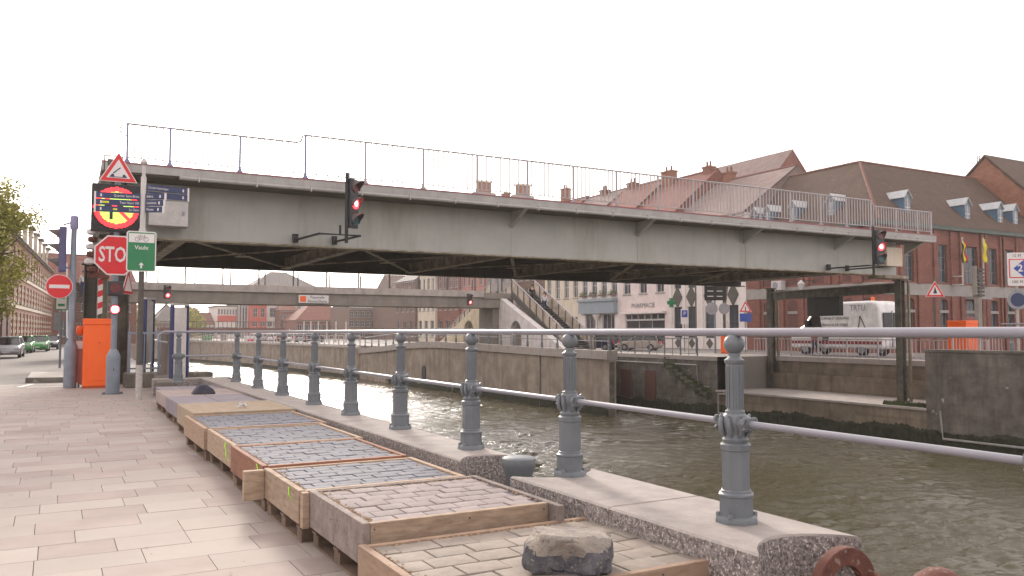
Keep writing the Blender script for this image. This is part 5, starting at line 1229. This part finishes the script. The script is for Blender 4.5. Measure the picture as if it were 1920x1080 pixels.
def tri_plate(g, cx, zc, s, y, border='sign_red', inner='sign_white', rim=True):
    def tr(k): return [(cx-k*s/2, zc-k*s*.289), (cx+k*s/2, zc-k*s*.289), (cx, zc+k*s*.577)]
    MB().prism(tr(1.0), y, y+.02).build('sign_rim', 'sign_white', g, bevel=.015); MB().prism(tr(.93), y-.006, y-.001).build('sign_border', border, g); MB().prism(tr(.62), y-.012, y-.007).build('sign_face', inner, g)
# pole with STOP sign etc
sp = T('stop_sign_pole', (1.24, 21.35, 0), 'grey pole carrying the bridge warning triangle, lit dot display, stop sign and two round lamps', 'sign post')
MB().lathe([(.145, 0), (.15, .02), (.15, .85), (.142, .9), (.085, 1.02), (.065, 1.04), (.062, 5.0)], 24).build('pole', 'pole_grey', sp, True)
MB().box(-.008, .008, -.153, -.148, .55, .6).build('key_hole', 'black', sp)
g_ = sp
tri_plate(sp, 0, 5.17, .82, -.16)
# symbol: opening bridge
MB().bar((-.11, -.175, 5.13), (.04, -.175, 5.27), .004, .025).build('bridge_symbol', 'sign_navy', sp)
MB().prism([(-.19, 5.04), (-.09, 5.04), (-.09, 5.1), (-.13, 5.12)], -.178, -.173).build('bridge_symbol', 'sign_navy', sp); MB().prism([(.19, 5.04), (.09, 5.04), (.09, 5.1), (.13, 5.12)], -.178, -.173).build('bridge_symbol', 'sign_navy', sp)
MB().box(-.09, .09, -.178, -.173, 5.04, 5.055).build('bridge_symbol', 'sign_navy', sp)
# LED display: dark housing with dots
hs_ = MB().box(-.54, .5, -.12, .14, 3.78, 4.88).build('display_housing', 'black', sp, bevel=.01)
ld, ly = MB(), MB(); stp = .022; cz = 4.33; cx0 = -.02
nn = int(.5/stp)
for i in range(-nn, nn+1):
    for j in range(-nn, nn+1):
        x, z = i*stp, j*stp; r = math.hypot(x, z)
        if r > .485: continue
        d = (x+z)/math.sqrt(2)
        tgt = None
        if r > .375 or (abs(d) < .035 and x*0+1): tgt = ld
        elif (-.14 < x < -.07 and -.27 < z < .15) or (-.25 < x < .15 and .0 < z < .06): tgt = None
        else: tgt = ly
        if tgt is not None: tgt.disc((cx0+x, cz+z), .0105, -.135, -.121, 6)
o = ld.build('red_leds', 'led_red', sp); o['kind'] = 'stuff'; o = ly.build('yellow_leds', 'led_yel', sp); o['kind'] = 'stuff'
# stop sign
def octo(r): return [(r*math.cos(math.pi/8+i*math.pi/4), 3.22+r*math.sin(math.pi/8+i*math.pi/4)) for i in range(8)]
MB().prism(octo(.5), -.11, -.09).build('stop_sign_rim', 'sign_white', sp); MB().prism(octo(.465), -.117, -.111).build('stop_sign_face', 'sign_red', sp)
text('STOP', .5, 'sign_white', sp, (0, -.121, 3.22), bold=.008, sx=.62, name='stop_lettering')
# lower lamps
MB().box(-.17, .17, -.14, .05, 2.28, 2.62).build('lamp_housing', 'housing', sp, bevel=.03); MB().disc((0, 2.45), .115, -.16, -.141, 20).build('lens', 'lamp_off_red', sp)
MB().disc((0, 1.96), .12, -.14, -.02, 20).build('lamp_housing', 'housing', sp); MB().disc((0, 1.96), .1, -.16, -.141, 20).build('lens', 'lamp_red', sp); MB().disc((0, 1.96), .075, -.17, -.161, 20).build('lens', 'lamp_white', sp)
MB().box(-.05, .05, -.1, -.05, 1.2, 2.9).build('mounting_rail', 'sign_back', sp) if False else None
a_ = MB().lathe([(.17, 0), (.17, .03)], 12).build('base_flange', 'iron_grey', sp)
# bolts at base
for s_ in (-1, 1): MB().lathe([(.03, 0), (.03, .05)], 6, (s_*.19, -.02, 0)).build('anchor_bolt', 'iron_grey', sp)
# triangle on the column at right of lamps, seen obliquely
q = T('warning_sign', (1.75, 25.0, 2.3), 'narrow oblique red triangle sign on the bridge column right of the round lamps', 'sign', rz=R(65)); tri_plate(q, 0, .4, .8, -.02)
# finger post
fp_ = T('finger_post', (1.62, 19.25, 0), 'signpost with dark blue finger boards, green cycle route sign and white painted foot', 'sign post')
MB().lathe([(.066, 0), (.066, .74)], 16).build('white_foot', 'pole_white', fp_, True); MB().lathe([(.058, .74), (.056, 3.58)], 16).build('pole', 'pole_dark', fp_, True)
MB().lathe([(.075, 3.5), (.075, 3.62), (.055, 3.66), (.055, 4.75), (.035, 4.8), (.03, 5.03)], 16).build('upper_pole', 'alu', fp_, True)
MB().lathe([(.07*math.sin(math.pi*i/10)+.001, 5.08-.07*math.cos(math.pi*i/10)) for i in range(11)], 14).build('finial_ball', 'alu', fp_, True)
def finger(z, ln, rz, txt, marks=(), h=.125, sx=.8):
    d = bpy.data.objects.new('finger_board', MB().box(.05, ln, -.012, .012, z-h/2, z+h/2).mesh('finger_board', 'sign_navy')); col.objects.link(d); d.parent = fp_; d.rotation_euler.z = rz
    flip = math.cos(rz) < 0
    e_ = MB().box(ln-.01, ln+.025, -.018, .018, z-h/2-.01, z+h/2+.01).build('end_cap', 'sign_white', d)
    rot = (R(90), 0, R(180)) if flip else (R(90), 0, 0); yy = .014 if flip else -.014
    text(txt, .075, 'sign_white', d, ((.08 if flip else .08), yy, z), rot=rot, sx=sx, ax='RIGHT' if flip else 'LEFT')
    for (p0, p1, m_) in marks: MB().box(p0, p1, yy-.002 if not flip else yy-.0, yy if not flip else yy+.002, z-.02, z+.02).build('pictogram', m_, d)
    MB().box(ln-.12, ln-.09, yy-.002, yy+.002, z-.03, z+.03).build('pictogram', 'sign_white', d)
    return d
finger(4.55, .93, R(10), 'Circuit historique'); finger(4.40, .93, R(10), 'Rivière-Saint-M.')
finger(4.34, .48, R(-32), 'Beffroi', sx=.7); finger(4.2, .46, R(-32), 'Cathédrale', sx=.65); finger(4.06, .44, R(-32), 'Musées', sx=.7)
finger(4.33, .92, R(172), 'Quartier Saint-Brice', [(.76, .82, 'sign_blue')]); finger(4.185, .92, R(172), 'Tour Henri VIII', [(.66, .8, 'sign_yellow')]); finger(4.04, .92, R(172), 'La Gare', [(.5, .58, 'sign_yellow')])
# green cycle sign
MB().box(-.31, .31, -.1, -.085, 2.71, 3.59).build('cycle_sign_rim', 'sign_white', fp_, bevel=.03) if False else None
def rrect(x0, x1, z0, z1, r, k=5):
    pts = []
    for cx, cz_, a0 in ((x1-r, z0+r, -90), (x1-r, z1-r, 0), (x0+r, z1-r, 90), (x0+r, z0+r, 180)):
        pts += [(cx+r*math.cos(R(a0+90*i/k)), cz_+r*math.sin(R(a0+90*i/k))) for i in range(k+1)]
    return pts
ox = -.02
MB().prism(rrect(ox-.29, ox+.29, 2.72, 3.58, .05), -.1, -.08).build('cycle_sign_rim', 'sign_white', fp_); MB().prism(rrect(ox-.265, ox+.265, 2.745, 3.555, .035), -.106, -.101).build('cycle_sign_face', 'sign_green', fp_)
MB().box(ox-.25, ox+.25, -.111, -.107, 3.34, 3.53).build('cycle_sign_header', 'sign_white', fp_)
bi = MB()
for cx in (-.085, .085):
    k = 14; vs = []
    for j in range(k):
        a = 2*math.pi*j/k; vs += [(ox+cx+.05*math.cos(a), -.113, 3.41+.05*math.sin(a)), (ox+cx+.042*math.cos(a), -.113, 3.41+.042*math.sin(a))]
    bi.add(vs, [(2*j, 2*j+1, (2*j+3) % (2*k), (2*j+2) % (2*k)) for j in range(k)])
for a, b2 in (((-.085, 3.41), (-.03, 3.48)), ((-.03, 3.48), (.055, 3.475)), ((-.03, 3.48), (0, 3.41)), ((0, 3.41), (.055, 3.475)), ((-.085, 3.41), (0, 3.41)), ((.085, 3.41), (.045, 3.5)), ((-.055, 3.495), (-.015, 3.495)), ((.045, 3.5), (.07, 3.505))):
    bi.bar((ox+a[0], -.1135, a[1]), (ox+b2[0], -.1135, b2[1]), .003, .009, (0, 1, 0))
bi.build('bicycle_symbol', 'pole_dark', fp_)
text('Vaulx', .12, 'sign_white', fp_, (ox, -.109, 3.23), bold=.001); MB().prism([(ox-.05, 2.86), (ox, 2.92), (ox+.05, 2.86), (ox+.018, 2.86), (ox+.018, 2.79), (ox-.018, 2.79), (ox-.018, 2.86)], -.112, -.107).build('arrow_symbol', 'sign_white', fp_)
# left traffic light pole
tp = T('traffic_light_pole', (.41, 24.2, 0), 'grey traffic light pole at left with signal head turned away and no entry sign', 'traffic light')
MB().lathe([(.15, 0), (.155, .02), (.155, 1.02), (.15, 1.08), (.09, 1.2), (.075, 1.22), (.068, 4.35)], 20).build('pole', 'pole_grey', tp, True)
MB().lathe([(.09, 4.1), (.1, 4.15), (.1, 4.4), (.08, 4.45)], 12).build('pole_cap', 'post_blue_tint', tp, True)
MB().tube([(0, 0, 4.3), (-.25, 0, 4.2)], .025, 6).build('bracket_arm', 'pole_grey', tp); MB().tube([(0, 0, 3.1), (-.25, 0, 3.1)], .025, 6).build('bracket_arm', 'pole_grey', tp)
hd = MB().box(-.34, -.16, -.14, .16, 2.98, 4.15).build('signal_head', 'housing_lav', tp, bevel=.03)
for i in range(3):
    z = 3.95-i*.37; vs = []; k = 10
    for j in range(k+1):
        a = math.pi*(-.1+1.2*j/k); vs += [(-.34, .13*math.cos(a), z+.14*math.sin(a)), (-.34-.26*(.2+.8*max(0, math.sin(a))), .13*math.cos(a), z+.14*math.sin(a)-.03)]
    o = MB().add(vs, [(2*j, 2*j+1, 2*j+3, 2*j+2) for j in range(k)]).build('visor', 'visor', hd); s_ = o.modifiers.new('s', 'SOLIDIFY'); s_.thickness = .012
    o = MB().lathe([(.1, 0), (.1, .02)], 12, (0, 0, 0)).build('lens', 'lamp_off_red', hd); o.rotation_euler.y = R(90); o.location = (-.36, 0, z)
MB().disc((-.3, 2.6), .31, -.1, -.085, 28).build('no_entry_rim', 'sign_white', tp) ; MB().disc((-.3, 2.6), .295, -.107, -.101, 28).build('no_entry_face', 'sign_red', tp); MB().box(-.53, -.07, -.113, -.108, 2.555, 2.645).build('no_entry_bar', 'sign_white', tp)
# small sign poles beyond
sg = T('small_sign_post', (.26, 37.5, 0), 'thin pole with small green and white plate behind the no entry sign', 'sign post')
MB().tube([(0, 0, 0), (0, 0, 3.)], .04, 8).build('pole', 'pole_grey', sg); MB().tube([(.1, .2, 0), (.22, .2, 0)], .02, 6)
MB().box(-.22, .22, -.06, -.04, 2.3, 3.0).build('plate', 'sign_green', sg); MB().box(-.18, .18, -.07, -.061, 2.34, 2.96).build('plate_face', 'sign_white', sg)
MB().box(-.12, .12, -.08, -.071, 2.75, 2.85).build('pictogram', 'sign_green', sg); MB().box(-.12, .12, -.08, -.071, 2.45, 2.55).build('pictogram', 'sign_green', sg)
MB().box(-.25, .0, -.06, -.04, 1.5, 2.2).build('plate', 'sign_back', sg); MB().tube([(.1, 0, 1.9), (.35, 0, 0)], .03, 6).build('brace', 'pole_grey', sg)
# orange barrier cabinets
def cabinet(label, x, y, w_, d_, h, rz=0, base=0.):
    g = T('barrier_cabinet', (x, y, base), label, 'cabinet', rz=rz)
    MB().box(0, w_, 0, d_, .06, h-.16).build('body', 'orange', g, bevel=.012); MB().box(-.015, w_+.015, -.015, d_+.015, h-.158, h).build('lid', 'orange', g, bevel=.012)
    MB().box(.08, w_-.03, -.012, -.001, .2, h*.68).build('door', 'orange', g, bevel=.004); MB().box(.01, w_-.01, .01, d_-.01, 0, .06).build('plinth', 'orange_dark', g)
    MB().disc((w_*.55, h*.65), .015, -.02, -.013, 8).build('lock', 'black', g); return g
cabinet('tall orange barrier cabinet standing beside the stop sign pole', .68, 23.7, .66, .55, 1.78)
cb2 = T('barrier_skirt', (.55, 24.3, 0), 'folded red and white barrier skirt left of the tall orange cabinet', 'barrier')
for i in range(10): MB().bar((.0+.06*(i % 2), .1*i, .35), (.0+.06*(i % 2), .1*i+.09, .35), .02, 0.).build('x', 'sign_red', cb2) if False else None
mb = MB(); mb.prism([(-.02, .15), (.14, .05), (.14, 1.25), (-.02, 1.2)], 0, .04); mb.build('skirt', 'render_salmon', cb2)
MB().box(-.02, .14, -.012, -.001, 1.0, 1.2).build('stripe', 'sign_white', cb2); MB().lathe([(.05, 1.35), (.09, 1.42), (.09, 1.55), (.05, 1.6)], 12, (.06, .05, 0)).build('warning_lamp', 'orange', cb2, True)
MB().tube([(.06, .05, 0), (.06, .05, 1.36)], .03, 6).build('stand', 'pole_grey', cb2)
cabinet('orange barrier cabinet on the far bank at right in front of the brick building', 36.3, 22.9, .9, .9, 1.95, base=.0)
cabinet('orange barrier cabinet on the far bank left of the pale column', 38.6, 40.3, .9, .9, 1.6)
g = T('barrier_gate', (36.2, 23.3, 1.3), 'red and white barrier arm across the far bank street', 'barrier')
p0, p1 = Vector((36.3, 23.3, 1.5)), Vector((35.2, 25.4, 1.5))
for i in range(6):
    MB().bar(p0.lerp(p1, i/6), p0.lerp(p1, (i+.97)/6), .06, .12).build('arm_segment', 'sign_red' if i % 2 else 'sign_white', g, world=True)
# low wall, rail and grey board box at the kerb end
lw = T('low_stone_wall', (2.2, 22, 0), 'low dark stone wall at the foot of the left bridge column', 'wall')
MB().box(1.65, 3.8, 23.4, 24.3, 0, .36).build('wall_block', 'stone_dark', lw, world=True, bevel=.02); MB().prism([(1.98, 19.4), (2.35, 19.2), (2.7, 23.38), (2.3, 23.38)], 0, .36, 'z').build('wall_block', 'stone_dark', lw, world=True, bevel=.02)
bar_fence('end_fence', 'grey bar fence on the low wall behind the stop sign pole', (1.75, 23.8, .36), (3.2, 23.8, .36), 1.05, .18, 'pole_grey', 0, 4)
bx = T('board_enclosure', (2.45, 22.6, .3), 'grey weathered board enclosure beside the railing corner', 'enclosure')
for i in range(7): MB().box(i*.075, i*.075+.07, 0, .03, 0, 1.05).build('board', 'wood_panel', bx)
MB().box(-.01, .54, -.01, .6, 1.05, 1.09).build('lid', 'wood_panel', bx); MB().box(0, .53, .03, .58, 0, 1.04).build('core', 'wood_panel', bx)
def info(label, loc, rz, w_, h, col_p, face):
    g = T('info_panel', loc, label, 'panel', rz=rz)
    MB().box(-w_/2-.05, -w_/2, -.04, .04, 0, h).build('frame_post', col_p, g); MB().box(w_/2, w_/2+.05, -.04, .04, 0, h).build('frame_post', col_p, g)
    MB().box(-w_/2, w_/2, -.015, .015, .25, h-.05).build('panel_face', face, g); MB().box(-w_/2-.05, w_/2+.05, -.045, .045, h, h+.05).build('top_bar', 'alu', g); return g
info('information panel with dark blue posts behind the railing corner post', (2.55, 20.45, .0), R(48), .5, 2.05, 'panel_blue', 'panel_white')
info('narrow blue edged panel behind the finger post', (2.25, 24.2, .36), R(58), .4, 1.95, 'panel_blue', 'alu')
g = T('square_sign', (.95, 21.7, 4.9), 'small framed sign seen from behind above the bridge warning triangle', 'sign')
mb = MB(); mb.box(0, .42, 0, .02, .0, .03); mb.box(0, .42, 0, .02, .72, .75); mb.box(0, .03, 0, .02, .03, .72); mb.box(.39, .42, 0, .02, .03, .72); mb.build('frame', 'steel_dark', g)
MB().box(.08, .34, .0, .015, .5, .66).build('plate', 'steel_dark', g); MB().prism([(.1, .48), (.32, .48), (.21, .3)], 0, .015).build('plate', 'steel_dark', g)
for x in (.03, .36): MB().box(x, x+.02, .02, .04, -.6, .0).build('bracket', 'steel_dark', g)
# cover near bottom left: road stud
tag(MB().lathe([(.1, 0), (.11, .05), (.07, .1)], 10).build('cable_end', 'black', None, True, loc=(-1.35, 25.2, 0)), 'small black object lying on the road at the left edge', 'object')

# ================================================================ FAR BANK FURNITURE
def pole_sign(name, label, x, y, h, zb=0, r=.045, m_='pole_grey'):
    g = T(name, (x, y, zb), label, 'sign post'); MB().tube([(0, 0, 0), (0, 0, h)], r, 8).build('pole', m_, g); return g
p = atY(1752, 545, 27.5); g = pole_sign('warning_sign_post', 'red bordered warning triangle on a thin pole in front of the brick building', p[0], 27.5, 4.4, 0, .05, 'steel_dark'); g.rotation_euler.z = R(-35); tri_plate(g, 0, p[2]-.05, 1.0, -.08); MB().prism([(-.1, p[2]-.15), (.1, p[2]-.15), (0, p[2]+.22)], -.1, -.093).build('symbol', 'black', g)
p = atY(1905, 505, 19.5); g = pole_sign('canal_sign_post', 'tall white canal sign with a blue arrow and number two at the right edge', p[0], 19.5, p[2]-.9, .3, .06, 'pole_white'); g.rotation_euler.z = R(-38)
zc = p[2]-.3
MB().prism(rrect(-.36, .36, zc-.68, zc+.68, .08), -.09, -.07).build('sign_plate', 'sign_white', g); MB().box(-.3, .3, -.096, -.091, zc-.36, zc+.42).build('sign_border', 'sign_red', g); MB().box(-.26, .26, -.101, -.097, zc-.32, zc+.38).build('sign_face', 'sign_white', g)
MB().prism([(.26, zc+.38), (-.14, zc+.03), (.26, zc-.32)], -.106, -.102).build('arrow', 'sign_blue', g); text('2', .4, 'sign_white', g, (.12, -.108, zc+.03), bold=.01); text('12 M', .17, 'pole_dark', g, (0, -.094, zc+.55)); text('100 M', .17, 'pole_dark', g, (0, -.094, zc-.52))
MB().disc((.0, zc-1.25), .4, -.09, -.07, 24).build('round_sign', 'sign_back', g); MB().disc((.0, zc-1.25), .28, -.097, -.091, 24).build('round_sign_face', 'sign_navy', g)
p = atY(1832, 500, 27); g = T('utility_mast', (p[0], 27, 0), 'grey utility mast with a dark louvred siren head in front of the brick building', 'mast')
MB().box(-.16, .16, -.12, .12, 0, 4.6).build('mast', 'concrete_beam', g)
MB().box(-.3, -.18, -.1, .1, 3.4, 5.0).build('mast_arm', 'concrete_beam', g)
for i in range(8): MB().box(-.16, .3, -.2, .2, 3.35+i*.2, 3.47+i*.2).build('siren_disc', 'steel_dark', g)
for px, a1, lb, cc in ((1803, 'flag_red', 'black yellow and red flag on a white bracket pole', 3), (1842, 'flag_yellow', 'yellow flag on a white bracket pole', 1)):
    p0 = atY(px, 535, 35.6); p1 = atY(px-3, 487, 35.4)
    g = T('flag', (p0[0], 35.5, p0[2]), lb+' on the brick building front', 'flag'); MB().tube([(0, 0, 0), (-.1, -.1, p1[2]-p0[2]+1.6)], .05, 6).build('flag_pole', 'frame_white', g)
    MB().box(-.45, 0, -.02, .5, 0.02, .08).build('bracket', 'frame_white', g); MB().box(-.45, 0, -.02, .5, .6, .66).build('bracket', 'frame_white', g)
    zt = p1[2]-p0[2]+1.5; k = 12; cols = ['flag_black', 'flag_yellow', 'flag_red'] if cc == 3 else ['flag_yellow']
    for c_i, cm in enumerate(cols):
        vs = []
        x0, x1 = -.35+.7*c_i/len(cols), -.35+.7*(c_i+1)/len(cols)
        for i in range(k+1):
            z = zt-1.7*i/k; wob = .08*math.sin(i*.9+c_i); sq = .5+.5*(i/k)*(1 if cc == 3 else .4)
            vs += [(x0*sq+wob*.6, -.15+wob, z), (x1*sq+wob*.6, -.15+wob+.06*math.cos(i), z)]
        o = MB().add(vs, [(2*i, 2*i+1, 2*i+3, 2*i+2) for i in range(k)]).build('flag_cloth', cm, g, True); s_ = o.modifiers.new('s', 'SOLIDIFY'); s_.thickness = .01
# signs near the shops
p = atY(1397, 585, 41); g = pole_sign('warning_sign_post', 'red triangle above a blue plate left of the pale column', p[0], 41, p[2]+.6, 0, .04); g.rotation_euler.z = R(-25)
tri_plate(g, 0, p[2]+.25, .9, -.08); MB().box(-.4, .4, -.09, -.07, p[2]-.65, p[2]-.1).build('plate', 'sign_blue', g); MB().box(-.03, .03, -.1, -.094, p[2]+.05, p[2]+.35).build('symbol', 'black', g)
p = atY(1340, 548, 42); g = pole_sign('direction_board_post', 'black direction board with white lines on a pole in front of the diamond windows', p[0], 42, p[2]+.8, 0, .07); g.rotation_euler.z = R(-22)
MB().box(-.75, .75, -.1, -.07, p[2]-.55, p[2]+.75).build('board', 'board_black', g)
for z in (-.3, .05, .4): MB().box(-.55, -.12, -.105, -.101, p[2]+z, p[2]+z+.05).build('text_line', 'sign_white', g); MB().box(.1, .5, -.105, -.101, p[2]+z, p[2]+z+.05).build('text_line', 'sign_white', g)
MB().disc((-.25, p[2]-1.1), .42, -.1, -.08, 20).build('round_sign', 'sign_back', g); MB().disc((.6, p[2]-1.1), .38, -.1, -.08, 20).build('round_sign', 'sign_back', g)
p = atY(1283, 600, 46); g = pole_sign('parking_sign', 'small blue and white parking sign by the pharmacy', p[0], 46, p[2]+.8, 0, .04); g.rotation_euler.z = R(-20)
MB().box(-.28, .28, -.07, -.05, p[2]-.3, p[2]+.8).build('plate', 'sign_white', g); MB().box(-.22, .22, -.077, -.071, p[2]+.2, p[2]+.7).build('plate_face', 'sign_blue', g); text('P', .4, 'sign_white', g, (0, -.08, p[2]+.45))
for px, lb in ((1358, 'grey lamp post right of the black direction board'), (1305, 'thin grey post left of the black direction board')):
    p = atY(px, 600, 43); g = pole_sign('lamp_post', lb, p[0], 43, 6.5, 0, .1 if px > 1320 else .05, 'pole_dark'); g['category'] = 'post'
    if px > 1320: MB().prism([(-.9, 4.7), (0, 3.2), (.3, 4.7), (0, 5.6)], -.15, -.1).build('pennant', 'steel_dark', g)
p = atX(1274, 568, 47.4); g = T('pharmacy_cross', (47.0, p[1], p[2]), 'green pharmacy cross sticking out above the pharmacy front', 'sign', rz=R90)
MB().box(-.1, .1, -.9, -.1, -.15, .15).build('cross_arm', 'sign_green', g); MB().box(-.11, .11, -.65, -.35, -.4, .4).build('cross_arm', 'sign_green', g)
g = T('air_conditioner', (47.6, 44.6, 4.9), 'white air conditioning unit on the brick wall left of the bridge end', 'air conditioner', rz=R90)
MB().box(-.5, .5, -.2, .25, -.35, .35).build('casing', 'frame_white', g, bevel=.02); MB().disc((-.1, 0), .26, -.22, -.201, 18).build('fan_grille', 'sign_back', g)
g = T('traffic_cone', (33.6, 35.0, -1.85), 'orange traffic cone at the left end of the stone ledge', 'cone')
MB().lathe([(.22, 0), (.22, .03)], 4, ph=.78).build('cone_base', 'orange', g); MB().lathe([(.16, .03), (.03, .62)], 14).build('cone_body', 'orange', g, True); MB().lathe([(.118, .25), (.085, .4)], 14).build('reflective_band', 'sign_white', g, True)
g = T('street_lantern', (46.6, 41.5, 4.6), 'white wall lantern on the brick front above the dark beam', 'lantern')
MB().lathe([(.08, -.3), (.25, .2), (.28, .25), (.05, .5)], 8).build('lantern_glass', 'frame_white', g); MB().box(0, 1.4, -.04, .04, .45, .52).build('arm', 'steel_dark', g)
# stuff along the far promenade: banner, green hanging, planters
p = atY(385, 650, 146); g = T('green_banner', (p[0], 145.5, -.2), 'bright green cloth hung over the distant quay wall', 'banner')
MB().box(-.8, .8, -1.2, -1.1, -1.6, 1.0).build('banner_cloth', 'car_green', g)
p = atY(466, 650, 128); g = T('white_banner', (p[0], 126.5, .2), 'white and red banner on the distant quay railing', 'banner')
MB().box(-1.0, 1.0, -.1, -.05, -.9, .6).build('banner_cloth', 'sign_white', g); MB().box(-.5, .5, -.13, -.101, -.5, .1).build('banner_print', 'sign_red', g)
# distant railing along the bend
g = T('distant_railing', (25.5, 115, 0), 'pale low railing along the distant bending quay', 'railing')
P = [Vector((27.6, 82, 0)), Vector((25.5, 115, 0)), Vector((20, 148, 0))]
rm = MB().box(-.05, .05, -.05, .05, -.1, 1.0).mesh('railing_post', 'fence_white')
for a, b2 in zip(P[:-1], P[1:]):
    MB().bar(a+Vector((0, 0, 1)), b2+Vector((0, 0, 1)), .09, .09).build('top_rail', 'fence_white', g, world=True); MB().bar(a+Vector((0, 0, .5)), b2+Vector((0, 0, .5)), .06, .06).build('middle_rail', 'fence_white', g, world=True)
    k = 22
    for i in range(k): q = a.lerp(b2, i/k)-g.location; link(rm, 'railing_post', g, tuple(q))
# nails in the frame boards and small litter on the pavement
nl = MB().disc((0, 0), .005, -.003, .002, 8).mesh('nail', 'rock_dark')
for g_, (x, y, zs) in ((fr[0], (.07, -.002, (.13, .24))), (fr[1], (.07, -.002, (.18, .33)))):
    for dx in (0, .6, 1.12):
        for z in zs: link(nl, 'nail', g_, (x+dx, y, z))
lt = MB()
for i in range(60):
    y = rnd.uniform(4, 20); x = rnd.uniform(-.06*y, 1.5); s_ = rnd.uniform(.006, .02); a = rnd.random()*6.28
    p = [(x+s_*math.cos(a+k*1.57)*(1 if k % 2 else .5), y+s_*math.sin(a+k*1.57)*(1 if k % 2 else .5), .004+rnd.uniform(0, .006)) for k in range(4)]
    lt.add(p, [(0, 1, 2, 3)])
tag(lt.build('ground_litter', 'mortar_litter'), kind='stuff')
sc.render.resolution_x = 1024; sc.render.resolution_y = 576

hz = MB().box(-130, 140, -20, 262, -4.9, 36).build('haze', 'black'); tag(hz, kind='stuff'); hz.data.materials.clear()
hm = bpy.data.materials.new('haze'); hm.use_nodes = True; hm.node_tree.nodes.remove(hm.node_tree.nodes['Principled BSDF'])
pv = hm.node_tree.nodes.new('ShaderNodeVolumePrincipled'); pv.inputs['Density'].default_value = .0006; pv.inputs['Color'].default_value = (.95, .9, .88, 1); pv.inputs['Anisotropy'].default_value = .3
hm.node_tree.links.new(pv.outputs[0], hm.node_tree.nodes['Material Output'].inputs['Volume']); hz.data.materials.append(hm)
